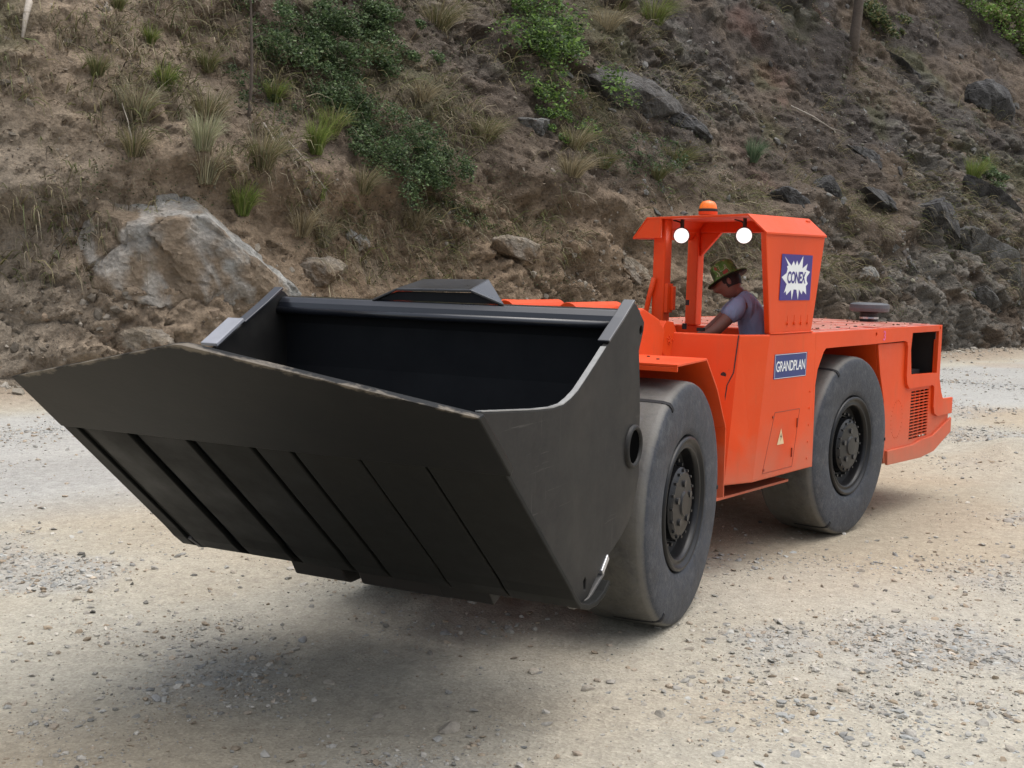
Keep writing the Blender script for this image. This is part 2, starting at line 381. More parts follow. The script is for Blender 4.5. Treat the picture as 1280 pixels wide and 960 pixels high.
def col_mat(name, rough=.9, var=.25, sc=30):
    m, nt, p = newmat(name); at = nt.nodes.new('ShaderNodeAttribute'); at.attribute_name = 'Col'
    tc = nt.nodes.new('ShaderNodeTexCoord'); n = N(nt, 'ShaderNodeTexNoise', Scale=sc, Detail=5, Roughness=.7); nt.links.new(tc.outputs['Object'], n.inputs['Vector'])
    nt.links.new(mix(nt, 1., at.outputs['Color'], ramp(nt, n.outputs[0], [(.3, 1 - var), (.7, 1 + var)]).outputs[0], 'MULTIPLY'), p.inputs['Base Color'])
    p.inputs['Roughness'].default_value = rough; p.inputs['Specular IOR Level'].default_value = .25
    nt.links.new(bump(nt, n.outputs[0], .5, .01), p.inputs['Normal']); return m
STONEM = col_mat('loose_stone')
def leaf_mat(name):
    m, nt, p = newmat(name); at = nt.nodes.new('ShaderNodeAttribute'); at.attribute_name = 'Col'
    nt.links.new(at.outputs['Color'], p.inputs['Base Color']); p.inputs['Roughness'].default_value = .6; p.inputs['Specular IOR Level'].default_value = .3
    tr = nt.nodes.new('ShaderNodeBsdfTranslucent'); nt.links.new(at.outputs['Color'], tr.inputs[0])
    ms = nt.nodes.new('ShaderNodeMixShader'); ms.inputs[0].default_value = .3
    nt.links.new(p.outputs[0], ms.inputs[1]); nt.links.new(tr.outputs[0], ms.inputs[2]); nt.links.new(ms.outputs[0], nt.nodes['Material Output'].inputs[0]); return m
LEAFM = leaf_mat('leaf_and_grass')
BARK = plain('grey_brown_bark', (.09, .07, .055), .9, bumpy=.02, var=.35, nsc=14)

# ------------------------------------------------------------------ ground
B0 = np.array([-7.5, 16.3]); DD = np.array([.785, .6195]); NN = np.array([-.6195, .785])
def ground_h(x, y):
    z0 = x * 0
    near = np.exp(-((x / 45)**2 + ((y - 12) / 45)**2))
    w = fbm(x, y, z0, 3.5, 3) * .045 + fbm(x, y, z0 + 3, .9, 3) * .012
    # wheel ruts parallel to the foot of the hill
    dist = -((x - B0[0]) * NN[0] + (y - B0[1]) * NN[1])
    al = (x - B0[0]) * DD[0] + (y - B0[1]) * DD[1]
    wob = fbm(al, dist * .2, z0 + 9, 9., 2) * 1.2
    rut = -.04 * np.exp(-((dist - 2.2 - wob) / .3)**2) - .03 * np.exp(-((dist - 4.1 - wob) / .3)**2)
    berm = .28 * np.exp(-((dist - .2) / .8)**2) * (1 + .6 * fbm(x, y, z0 + 5, 1.5, 2))
    mound = .22 * np.exp(-(((x - 6.1) / .6)**2 + ((y - 13.5) / .9)**2)) * (1 + .5 * fbm(x, y, z0, .5, 2))
    pile = .05 * np.exp(-(((x + .1) / .8)**2 + ((y - 7.0) / .35)**2)) * (1 + fbm(x, y, z0 + 8, .25, 2))
    flat = 1 - .85 * np.exp(-(((x - 1.2) / 2.2)**2 + ((y - 8.2) / 2.8)**2))
    return (w * flat + rut + berm + mound + pile) * near
def make_ground():
    def axis(lo, hi, n, c, k):
        t = np.linspace(math.asinh((lo - c) / k), math.asinh((hi - c) / k), n); return c + k * np.sinh(t)
    xs = axis(-300, 400, 820, .3, 3.2); ys = axis(-60, 700, 820, 6.2, 2.6)
    X, Y = np.meshgrid(xs, ys); x = X.ravel(); y = Y.ravel(); z0 = x * 0
    z = ground_h(x, y)
    dist = -((x - B0[0]) * NN[0] + (y - B0[1]) * NN[1]); al = (x - B0[0]) * DD[0] + (y - B0[1]) * DD[1]
    rough = sst(-.1, .45, fbm(x, y, z0 + 20, 1.9, 4))
    near = np.exp(-((x / 12)**2 + ((y - 6) / 9)**2))
    f1, f2, rid = cells(x, y, z0, .09)
    z = z + near * (.010 * rough * (rid - .3) * sst(.0, .25, f2 - f1) + .005 * fbm(x, y, z0 + 2, .12, 2))
    tan = np.array([.375, .325, .245]); pale = np.array([.405, .38, .315]); grey = np.array([.33, .325, .305]); dk = np.array([.33, .26, .18])
    A = sst(-.25, .3, fbm(x, y, z0 + 50, 3.2, 4))[:, None]
    c = tan * (1 - A) + pale * A
    G = (sst(.02, .38, fbm(x, y, z0 + 20, 1.9, 4)) * .6)[:, None]; c = c * (1 - G) + grey * G
    wob = fbm(al, dist, z0 + 31, 6., 3) * 1.3
    lane = (sst(1.5, 2.4, dist + wob * .5) * (1 - sst(6.5, 8.5, dist + wob)) * .85)[:, None]; c = c * (1 - lane) + np.array([.375, .372, .352]) * lane
    O = (sst(.15, .5, fbm(x, y, z0 + 70, 2.6, 3)) * .4)[:, None]; c = c * (1 - O) + np.array([.37, .28, .19]) * O
    toe = (1 - sst(.4, 1.8, dist + wob * .3))[:, None]; c = c * (1 - toe) + np.array([.27, .22, .165]) * toe
    st = fbm(al * .25, dist * 2.2, z0, 1.2, 3)[:, None]; c = c * (1 + .10 * st)
    V = np.stack([x, y, z], 1); n, mth = len(xs), len(ys)
    i = (np.arange(mth - 1)[:, None] * n + np.arange(n - 1)[None, :]).ravel()
    F = np.stack([i, i + 1, i + n + 1, i + n], 1)
    me = np_mesh('ground', V, F, c); o = link('ground', me, GROUNDM, smooth=True); tag(o, kind='structure')
    return o
make_ground()

# ------------------------------------------------------------------ hillside
def off_h(h):
    return np.where(h < 3.6, h * .38, 3.6 * .38 + (h - 3.6) * .85)
def make_slope():
    t = np.linspace(0, 1, 1500); S = -14 + 104 * (t * .55 + t**2 * .45)
    H = np.concatenate([np.linspace(-.8, 9, 230), np.linspace(9, 30, 270)[1:]])
    SS, HH = np.meshgrid(S, H); s = SS.ravel(); h = HH.ravel()
    o = off_h(h)
    x = B0[0] + DD[0] * s + NN[0] * o; y = B0[1] + DD[1] * s + NN[1] * o; z = h.copy()
    big = fbm(x, y, z, 7., 3) ; med = fbm(x, y, z * 1.3, 2.2, 4, .55); sm = fbm(x, y, z, .55, 4, .6)
    f1, f2, rid = cells(x + .3 * med, y, z + .4 * sm, .85); g1, g2, rid2 = cells(x + .12 * sm, y - .05 * sm, z, .27, 4.)
    # rocky where the cut is steep and to the right, soft soil elsewhere
    rockm = np.clip(sst(0, .35, fbm(x, y, z, 4.5, 3, off=40) + .10 + .3 * sst(18, 34, s) * (1 - sst(5, 9, h)) + .25 * (1 - sst(2.4, 4.2, h))), 0, 1)
    strat = ridged(x * .6 + z * .9, y * .6 + z * .5, z * 1.6 - x * .4, 1.6, 3)
    disp = .95 * big + .50 * med + .13 * sm + rockm * (.55 * (rid - .5) * sst(0, .12, f2 - f1) + .16 * strat + .11 * (rid2 - .5) - .10 * (1 - sst(0, .09, g2 - g1))) \
        + (1 - rockm) * (.12 * (rid2 - .5) + .16 * (rid - .5) * sst(0, .2, f2 - f1)) + .05 * ridged(x, y, z, .30, 3)
    # buttress behind the big boulder, gully at the far left, overhang line of the cut
    disp += .9 * np.exp(-((s - 2.9) / 2.2)**2 - ((h - 1.2) / 2.0)**2) - 1.1 * np.exp(-((s + .9) / 1.0)**2) * sst(-.5, 1.5, h)
    lip = fbm(s, s * 0, s * 0, 3., 2) * .8 + 3.7
    disp += .28 * np.exp(-((h - lip) / .35)**2) - .22 * np.exp(-((h - lip + .75) / .4)**2)
    disp *= sst(-.8, .6, h) * .9 + .1
    x -= NN[0] * disp; y -= NN[1] * disp; z += .25 * disp
    # colours of the ground itself
    lin = lambda *c: np.array(c)
    brown = lin(.130, .104, .082); dark = lin(.058, .053, .052); grey = lin(.135, .132, .122); tanc = lin(.235, .175, .118); litter = lin(.105, .082, .062); pale = lin(.26, .22, .17)
    m1 = sst(-.3, .3, fbm(x, y, z, 3., 4, off=11))[:, None]; c = brown * (1 - m1) + litter * m1
    m = (sst(8, 15, s) * sst(4.0, 6.5, h) * sst(-.35, .2, fbm(x, y, z, 2.5, 3, off=21)))[:, None] * .85; c = c * (1 - m) + dark * m
    m = (rockm * sst(-.2, .3, sm + .4 * strat) * (.35 + .65 * sst(14, 26, s)))[:, None] * .8; c = c * (1 - m) + grey * m
    m = ((1 - sst(3.0, 4.3, h + .8 * med)) * (1 - sst(13, 22, s)) * sst(1.5, 4, s))[:, None] * .85; c = c * (1 - m) + (tanc * (1 - .3 * m1) + .0) * m
    m = ((1 - sst(2.6, 6, s + 1.2 * med)) * (.75 + .25 * med))[:, None] * .8; c = c * (1 - m) + lin(.275, .22, .16) * m
    m = ((1 - sst(.2, 1.6, s + .6 * med)) * (1 - sst(3, 6, h)))[:, None] * .8; c = c * (1 - m) + lin(.235, .205, .165) * m
    m = (sst(.25, .55, fbm(x, y, z, 1.4, 4, off=33)) * (1 - sst(15, 25, s)))[:, None] * .5; c = c * (1 - m) + pale * m
    m = (sst(.2, .5, fbm(x, y, z, 2.4, 4, off=63)) * sst(4, 5, h))[:, None] * .5; c = c * (1 - m) + lin(.085, .095, .045) * m
    m = (sst(.3, .55, fbm(x, y, z, 3.4, 4, off=83)) * sst(18, 22, s))[:, None] * .5; c = c * (1 - m) + lin(.17, .095, .075) * m
    c = c * (1 + .35 * (rid2 - .5)[:, None] * (.4 + .6 * rockm[:, None]))
    V = np.stack([x, y, z], 1); n = len(S)
    i = (np.arange(len(H) - 1)[:, None] * n + np.arange(n - 1)[None, :]).ravel()
    F = np.stack([i, i + 1, i + n + 1, i + n], 1)
    lum = c.mean(1)[:, None]; c = (lum + (c - lum) * .88) * (.96 + .20 * (1 - sst(6, 15, s))[:, None]) * lin(1.05, 1., .93)
    me = np_mesh('hillside', V, F, np.clip(c, .02, .8)); ob = link('hillside', me, SLOPEM, smooth=True); tag(ob, kind='structure')
    # coarse tree for placing things on the slope
    gi = np.arange(0, len(H), 3); gj = np.arange(0, n, 3); idx = (gi[:, None] * n + gj[None, :]); Vc = V[idx.ravel()]; m2 = len(gj)
    k = (np.arange(len(gi) - 1)[:, None] * m2 + np.arange(m2 - 1)[None, :]).ravel()
    bv = BVHTree.FromPolygons(Vc.tolist(), np.stack([k, k + 1, k + m2 + 1, k + m2], 1).tolist())
    return V.reshape(len(H), n, 3), S, H, bv
SV, SS_, HH_, SBVH = make_slope()
def on_slope(s, h):
    """point and normal of the hillside at s metres along its foot and h metres up"""
    o = float(off_h(np.array(h))); p = B0 + DD * s + NN * (o - 6.0)
    loc, nor, _, _ = SBVH.ray_cast(Vector((p[0], p[1], h)), Vector((NN[0], NN[1], 0)))
    if loc is None:
        q = B0 + DD * s + NN * o; return Vector((q[0], q[1], h)), Vector((-NN[0], -NN[1], .5)).normalized()
    if nor.dot(Vector((-NN[0], -NN[1], .5))) < 0: nor = -nor
    return loc, nor
SLN = Vector((-NN[0], -NN[1], .65)).normalized()

# ------------------------------------------------------------------ stones
def ico(sub=1):
    bm = bmesh.new(); bmesh.ops.create_icosphere(bm, subdivisions=sub, radius=1)
    V = np.array([v.co[:] for v in bm.verts]); F = np.array([[v.index for v in f.verts] for f in bm.faces]); bm.free(); return V, F
ICO1 = ico(1); ICO2 = ico(2)
def stones_mesh(name, P, size, cols, flat=(.25, .65), nrm=None, base=ICO1):
    V0, F0 = base; k = len(P); nv = len(V0)
    # angular shards: random squash, random rotation, per vertex jitter
    J = 1 + RNG.uniform(-.45, .35, (k, nv, 1)); sc = np.stack([RNG.uniform(.7, 1.25, k), RNG.uniform(.55, 1., k), RNG.uniform(flat[0], flat[1], k)], 1)
    V = V0[None] * J * sc[:, None, :] * size[:, None, None]
    a = RNG.uniform(0, 2 * math.pi, k); tx = RNG.normal(0, .25, k); ty = RNG.normal(0, .25, k)
    ca, sa = np.cos(a), np.sin(a); z = a * 0; o = z + 1
    Rz = np.stack([np.stack([ca, -sa, z], 1), np.stack([sa, ca, z], 1), np.stack([z, z, o], 1)], 1)
    cx, sx = np.cos(tx), np.sin(tx); Rx = np.stack([np.stack([o, z, z], 1), np.stack([z, cx, -sx], 1), np.stack([z, sx, cx], 1)], 1)
    cy, sy = np.cos(ty), np.sin(ty); Ry = np.stack([np.stack([cy, z, sy], 1), np.stack([z, o, z], 1), np.stack([-sy, z, cy], 1)], 1)
    V = np.einsum('kij,kvj->kvi', Ry @ Rx @ Rz, V)
    if nrm is not None:      # tilt onto the slope
        q = Vector((0, 0, 1)).rotation_difference(nrm).to_matrix(); V = V @ np.array(q).T
    V = V + P[:, None, :]
    F = F0[None] + (np.arange(k) * nv)[:, None, None]
    C_ = np.repeat(cols, nv, axis=0)
    return np_mesh(name, V.reshape(-1, 3), F.reshape(-1, 3), C_)
def scol(k, pal, j=.18):
    c = np.array(pal)[RNG.integers(0, len(pal), k)]; return np.clip(c * (1 + RNG.normal(0, j, (k, 1))), .02, .8)
def ground_gravel():
    P = []; want = 75000
    # area falls off with distance, denser where the surface is rough
    d = 4.2 * np.exp(RNG.uniform(0, math.log(38 / 4.2), want * 3)); u = RNG.uniform(-.56, .56, want * 3)
    x = u * d; y = d * 1.0; dens = sst(-.15, .40, fbm(x, y, x * 0 + 20, 1.9, 4)) * .9 + .05 + .1 * sst(.1, .4, fbm(x, y, x * 0 + 90, .5, 3))
    dist = -((x - B0[0]) * NN[0] + (y - B0[1]) * NN[1])
    keep = (RNG.random(len(x)) < dens) & (dist > .3); x, y, d = x[keep][:want], y[keep][:want], d[keep][:want]
    k = len(x); sz = np.clip(.0036 * (1 - RNG.random(k))**(-.52), .0032, .026) * (.7 + .05 * d)
    z = ground_h(x, y) + sz * .15
    pal = [(.34, .33, .30), (.38, .36, .32), (.28, .27, .24), (.38, .32, .25), (.32, .26, .19), (.42, .39, .34)]
    me = stones_mesh('gravel', np.stack([x, y, z], 1), sz, scol(k, pal)); o = link('gravel', me, STONEM)
    tag(o, 'fine grey and tan crushed gravel scattered over the dirt road', 'gravel', kind='stuff')
ground_gravel()
def shard_patches():
    want = 16000; d = 4.3 * np.exp(RNG.uniform(0, math.log(30 / 4.3), want * 5)); x = RNG.uniform(-.56, .56, want * 5) * d; y = d
    g = fbm(x, y, x * 0 + 20, 1.9, 4); keep = RNG.random(len(x)) < sst(.12, .45, g) + .35 * np.exp(-(((x + .4) / .5)**2 + ((y - 6.5) / .25)**2)) + .5 * np.exp(-(((x - 2.1) / 1.4)**2 + ((y - 8.0 - .12 * x) / .28)**2)) + .5 * np.exp(-(((x - 1.7) / .8)**2 + ((y - 5.2) / .35)**2))
    x, y, d = x[keep][:want], y[keep][:want], d[keep][:want]; k = len(x); sz = np.clip(.008 * (1 - RNG.random(k))**(-.42), .008, .034) * (.75 + .035 * d)
    me = stones_mesh('shards', np.stack([x, y, ground_h(x, y) + sz * .08], 1), sz, scol(k, [(.33, .335, .32), (.38, .38, .355), (.28, .28, .265), (.36, .33, .28)], .12), (.18, .45))
    o = link('broken_shale', me, STONEM); tag(o, 'patches of broken grey shale pressed into the dirt road', 'shale', kind='stuff')
shard_patches()
def slope_scree():
    P = []; k = 120000
    j = (RNG.random(k)**1.15 * (SV.shape[1] * .86)).astype(int) + int(.02 * SV.shape[1]); i = (RNG.random(k)**1.1 * (SV.shape[0] - 60)).astype(int) + 12
    p = SV[i, j]; s = SS_[j]; h = HH_[i]
    dens = sst(-.02, .42, fbm(p[:, 0], p[:, 1], p[:, 2], 1.8, 4, off=5)) * (.35 + .65 * (1 - sst(3, 7, h)) + .2 * sst(16, 24, s)) + .05 + .25 * (1 - sst(-1, 2, s))
    m = RNG.random(k) < dens; p = p[m]; s = s[m]; h = h[m]; k = len(p)
    sz = np.clip(.014 * (1 - RNG.random(k))**(-.52), .013, .13)
    sz *= .8 + .012 * s
    p = p + RNG.normal(0, .02, p.shape)
    left = (s < 14)[:, None]; A = scol(k, [(.20, .175, .14), (.26, .23, .19), (.14, .12, .095), (.21, .16, .115)]); Bc = scol(k, [(.15, .145, .135), (.21, .205, .19), (.09, .085, .08), (.12, .105, .095), (.18, .17, .13)])
    me = stones_mesh('scree', p, sz, np.where(left, A, Bc), (.4, .9), nrm=SLN); o = link('scree', me, STONEM)
    tag(o, 'broken rock debris lying all over the cut hillside', 'scree', kind='stuff')
    # talus along the toe
    k = 9000; s = RNG.uniform(-6, 60, k); dd = np.abs(RNG.normal(0, .55, k)); xy = B0 + DD * s[:, None] - NN * (dd[:, None] - .3)
    z = ground_h(xy[:, 0], xy[:, 1]); sz = np.clip(.02 * (1 - RNG.random(k))**(-.55), .015, .14)
    me = stones_mesh('toe_rubble', np.column_stack([xy, z]), sz, scol(k, [(.30, .27, .22), (.36, .33, .28), (.24, .2, .15)])); o = link('toe_rubble', me, STONEM)
    tag(o, 'band of loose rubble along the foot of the hillside', 'rubble', kind='stuff')
slope_scree()
# countable stones on the road, (x, y, size)
STN = [(.42, 5.52, .036, 'small pale angular stone alone near the front edge of the photo'), (-2.72, 6.9, .040, 'brown stone on pale dirt left of the bucket'), (-2.95, 6.95, .028, None),
       (1.9, 5.05, .032, None), (1.75, 5.6, .034, 'flat grey stone in the gravel patch at lower right'), (-.9, 5.55, .032, 'dark clod in the shade at lower left'), (-.25, 5.0, .06, 'largest grey slab half buried at the bottom edge'),
       (-1.15, 6.2, .036, None), (-.35, 6.35, .034, None), (.02, 6.42, .03, None), (2.95, 5.9, .035, None), (.15, 5.75, .038, None), (3.4, 8.2, .035, None), (2.6, 8.05, .03, None), (3.9, 8.6, .04, None),
       (.75, 5.2, .03, None), (-1.7, 5.3, .035, None), (1.35, 4.95, .03, None), (2.3, 5.2, .035, None), (-.6, 5.15, .03, None), (1.05, 6.2, .026, None), (2.1, 6.25, .028, None), (4.5, 9.9, .05, None), (5.0, 9.6, .045, None), (-2.2, 8.4, .03, None), (-3.0, 9.3, .03, None), (-1.9, 7.6, .028, None)]
for x, y, r, lab in STN:
    V0, F0 = ICO2; rs = np.random.default_rng(int(abs(x * 1000 + y * 77)))
    V = V0.copy()
    for _ in range(9):                                  # cut flat facets
        nn = rs.normal(size=3); nn /= np.linalg.norm(nn); dd_ = rs.uniform(.5, .85); k = V @ nn; V -= np.outer(np.maximum(k - dd_, 0), nn)
    V = V * np.array([rs.uniform(1, 1.4), rs.uniform(.8, 1.1), rs.uniform(.5, .75)]) * r
    me = np_mesh('stone', V, F0, scol(1, [(.36, .34, .30), (.28, .26, .22), (.37, .33, .27), (.31, .305, .29)], .1).repeat(len(V), 0))
    o = link('stone', me, STONEM); o.location = (x, y, float(ground_h(np.array([x]), np.array([y]))[0]) + r * .08); o.rotation_euler = (0, 0, rs.uniform(0, 6))
    tag(o, lab or 'small loose angular stone on the dirt road', 'stone', 'loose stones on the dirt road')

# ------------------------------------------------------------------ boulders and outcrops
def boulder(name, s, h, dims, rot, cols, seed, label, sink=.4, cuts=10, sub=5, cat='boulder', strata=.04, group=None, fixed=None):
    bm = bmesh.new(); bmesh.ops.create_icosphere(bm, subdivisions=sub, radius=1)
    V = np.array([v.co[:] for v in bm.verts]); F = np.array([[v.index for v in f.verts] for f in bm.faces]); bm.free()
    rs = np.random.default_rng(seed)
    pl = fixed or [(rs.normal(size=3), rs.uniform(.48, .8)) for _ in range(cuts)]
    for nn, dd_ in pl:
        nn = np.array(nn, float); nn /= np.linalg.norm(nn); k = V @ nn; V = V - np.outer(np.maximum(k - dd_, 0) * .96, nn)
    V = V * np.array(dims)
    x, y, z = V.T; q = seed * 3.1
    nd = V / (np.linalg.norm(V, axis=1)[:, None] + 1e-6)
    m = max(dims)
    dsp = .045 * m * fbm(x + q, y, z, m * .6, 5, .6) + strata * ridged(x + q, y, z * 1.5 + x * .5, m * .45, 3) + .02 * fbm(x + q, y, z, .12, 3)
    f1, f2, rid = cells(x + q, y, z, m * .33); dsp -= .02 * m * (1 - sst(0, .06, f2 - f1)); dsp += .06 * m * (rid - .5) * sst(0, .05, f2 - f1)
    V = V + nd * dsp[:, None]
    ca, cb, cc = [np.array(c) for c in cols]
    t = sst(-.12, .22, .8 * fbm(x + q, y, z, m * .35, 5, .6) + .8 * (z / dims[2]) + .3 * x / dims[0] - .12)[:, None]; c = cb * (1 - t) + ca * t
    w = (sst(.35, .6, ridged(x + q, y * .7, z + x, m * .4, 3)) * .55)[:, None]; c = c * (1 - w) + cc * w
    p, nor = on_slope(s, h)
    me = np_mesh(name, V, F, np.clip(c, .02, .8)); o = link(name, me, ROCKM, smooth=False)
    o.rotation_euler = rot; o.location = p - Vector((-NN[0], -NN[1], 0)) * (sink - .0)
    tag(o, label, cat, group); return o
PALE = [(.25, .245, .225), (.20, .155, .11), (.38, .375, .35)]; DARKR = [(.075, .073, .073), (.05, .048, .046), (.12, .118, .115)]; GREYR = [(.17, .168, .158), (.10, .096, .088), (.24, .235, .225)]; TANR = [(.22, .185, .14), (.15, .11, .075), (.29, .26, .22)]
azs = math.atan2(DD[1], DD[0])
BIG = [((.55, -.25, .9), .42), ((-.2, -1, .1), .55), ((.3, -1, -.5), .60), ((-1, -.3, .2), .78), ((-.5, -.3, .9), .62), ((1, -.2, -.3), .82), ((0, -.2, -1), .6), ((.8, -.9, .3), .62)]
boulder('boulder', 3.15, 2.05, (1.95, 1.35, 1.42), (.05, .22, azs - .1), PALE, 5, 'huge pale grey and orange-brown boulder bulging from the bank behind the bucket at left', .45, fixed=BIG, sub=6, strata=.09)
boulder('boulder', 16.3, 6.4, (2.0, .95, .85), (0, .10, azs), [(.10, .094, .088), (.065, .06, .056), (.14, .135, .13)], 8, 'broad dark slate-grey boulder high on the slope above the cab', .5, sub=5)
boulder('boulder', 5.5, 2.0, (.62, .5, .28), (0, .05, azs), TANR, 12, 'flat-topped brown soil-stained rock right of the huge pale boulder', .15)
boulder('boulder', 6.6, 2.6, (.26, .22, .24), (.2, 0, azs), PALE, 14, 'small pale block in the bank above the bucket rim', .05)
for _a in [(25.6, 4.3, (1.3, .6, .3), .5, 61, 'thin dark rock ledge just above the long grey slab outcrop'), (31.5, 4.6, (1.8, .8, .4), .6, 62, 'dark rock ledge sloping down at the right edge of the slope'), (20.5, 4.1, (1.0, .6, .35), .3, 63, 'dark jagged ledge on the slope right above the cab beacon'),
           (34.0, 10.0, (1.8, .8, .35), .6, 64, 'dark ledge high on the slope right of the tree trunk'), (26.5, 5.8, (1.2, .6, .3), .5, 65, 'low dark ledge in the middle of the brown slope at right'), (18.2, 5.9, (1.5, .7, .4), .4, 66, 'dark ledge running down right from the slate-grey boulder'),
           (28.8, 1.4, (1.5, .7, .4), .45, 67, 'grey rock low on the bank above the rear deck')]:
    boulder('rock_outcrop', _a[0], _a[1], _a[2], (0, _a[3], azs), DARKR if _a[4] != 67 else GREYR, _a[4], _a[5], _a[2][1] * .62, cat='rock outcrop', sub=5, strata=.07)
boulder('rock_outcrop', 24.0, 3.1, (2.9, 1.2, .75), (0, .45, azs), GREYR, 22, 'long grey slab outcrop sloping down right behind the cab roof', .80, cat='rock outcrop')
boulder('rock_outcrop', 27.3, 3.9, (1.1, .8, .75), (0, .3, azs), DARKR, 23, 'dark rectangular rock block on the slope above the air filter cap', .25, cat='rock outcrop')
boulder('rock_outcrop', 29.6, 2.9, (2.6, 1.2, .9), (0, .6, azs), GREYR, 27, 'large grey rock face at the right edge above the pale road', .75, cat='rock outcrop', sub=6)
boulder('boulder', 22.2, 2.2, (.42, .35, .38), (.3, .2, azs), PALE, 31, 'single light square rock low on the bank just right of the cab', .05)
boulder('boulder', 23.2, 4.6, (.75, .5, .5), (0, .4, azs), DARKR, 33, 'dark angular rock right above the grey slab outcrop', .12)
boulder('boulder', 38.0, 8.9, (1.5, 1.0, 1.1), (.1, .3, azs), DARKR, 37, 'dark rock jutting out at the upper right edge of the slope', .4)
boulder('boulder', 12.0, 5.35, (.6, .4, .3), (0, .1, azs), GREYR, 41, 'grey lens-shaped rock in the middle of the slope below the bright bush', .08)
boulder('boulder', 13.5, 2.1, (.7, .4, .35), (0, .35, azs), TANR, 43, 'brown rock ledge low on the bank left of the cab posts', .15)
boulder('boulder', 10.2, 2.5, (.9, .45, .3), (0, .2, azs), TANR, 47, 'low tan rock ledge above the middle of the bucket', .18)
boulder('boulder', 1.9, .75, (.55, .4, .38), (.1, 0, azs), TANR, 51, 'brown rock at the foot of the huge pale boulder', .1)
boulder('boulder', 1.35, 2.6, (.45, .4, .9), (0, -.2, azs), TANR, 53, 'upright brown rock rib left of the huge pale boulder', .22)

# ------------------------------------------------------------------ plants
def ribbons(name, base, tip, mid, width, cols):
    """curved blades: 3 segments, tapering"""
    k = len(base); ts = [0, .35, .7, 1.]; V = []
    side = np.cross(tip - base, RNG.normal(size=(k, 3))); side /= np.linalg.norm(side, axis=1)[:, None] + 1e-9
    for t in ts:
        p = base * (1 - t)**2 + mid * 2 * t * (1 - t) + tip * t * t; w = (width * (1 - .85 * t))[:, None]
        V += [p - side * w, p + side * w]
    V = np.stack(V, 1); F0 = np.array([[0, 1, 3, 2], [2, 3, 5, 4], [4, 5, 7, 6]])
    F = F0[None] + (np.arange(k) * 8)[:, None, None]
    return V.reshape(-1, 3), F.reshape(-1, 4), np.repeat(cols, 8, axis=0)
def tuft(s, h, r, ht, n, pal, label, droop=.5, group=None, name='grass_tuft', cat='grass tuft', wid=.006):
    p, nor = on_slope(s, h)
    a = RNG.uniform(0, 2 * math.pi, n); q = np.sqrt(RNG.random(n)); b = np.stack([np.cos(a) * q * r * .3, np.sin(a) * q * r * .3, RNG.uniform(-.1, .05, n) * r], 1)
    L_ = ht * RNG.uniform(.55, 1.1, n); sp = r * RNG.uniform(.3, 1.1, n)
    out = np.array([-NN[0], -NN[1], 0]) * .45
    d = np.stack([np.cos(a), np.sin(a), a * 0], 1) * .8 + out
    mid = b + np.array([0, 0, 1]) * (L_ * .75)[:, None] + d * (sp * .35)[:, None]
    tip = b + np.array([0, 0, 1]) * (L_ * (1 - droop * RNG.random(n)))[:, None] + d * sp[:, None]
    V, F, C_ = ribbons(name, b, tip, mid, wid * RNG.uniform(.6, 1.3, n), scol(n, pal, .2))
    o = link(name, np_mesh(name, V, F, C_), LEAFM); o.location = p; tag(o, label, cat, group); return o
GR = [(.17, .24, .05), (.22, .28, .07), (.12, .17, .04), (.30, .30, .12)]; DRY = [(.34, .29, .18), (.26, .21, .13), (.40, .35, .24), (.20, .17, .10)]; MIXG = [(.15, .16, .06), (.24, .21, .11), (.11, .13, .05)]; CREAM = [(.45, .44, .30), (.30, .32, .18), (.36, .33, .22)]; BLG = [(.10, .17, .09), (.14, .21, .12), (.2, .24, .15)]
GG = 'grass tufts growing on the hillside'
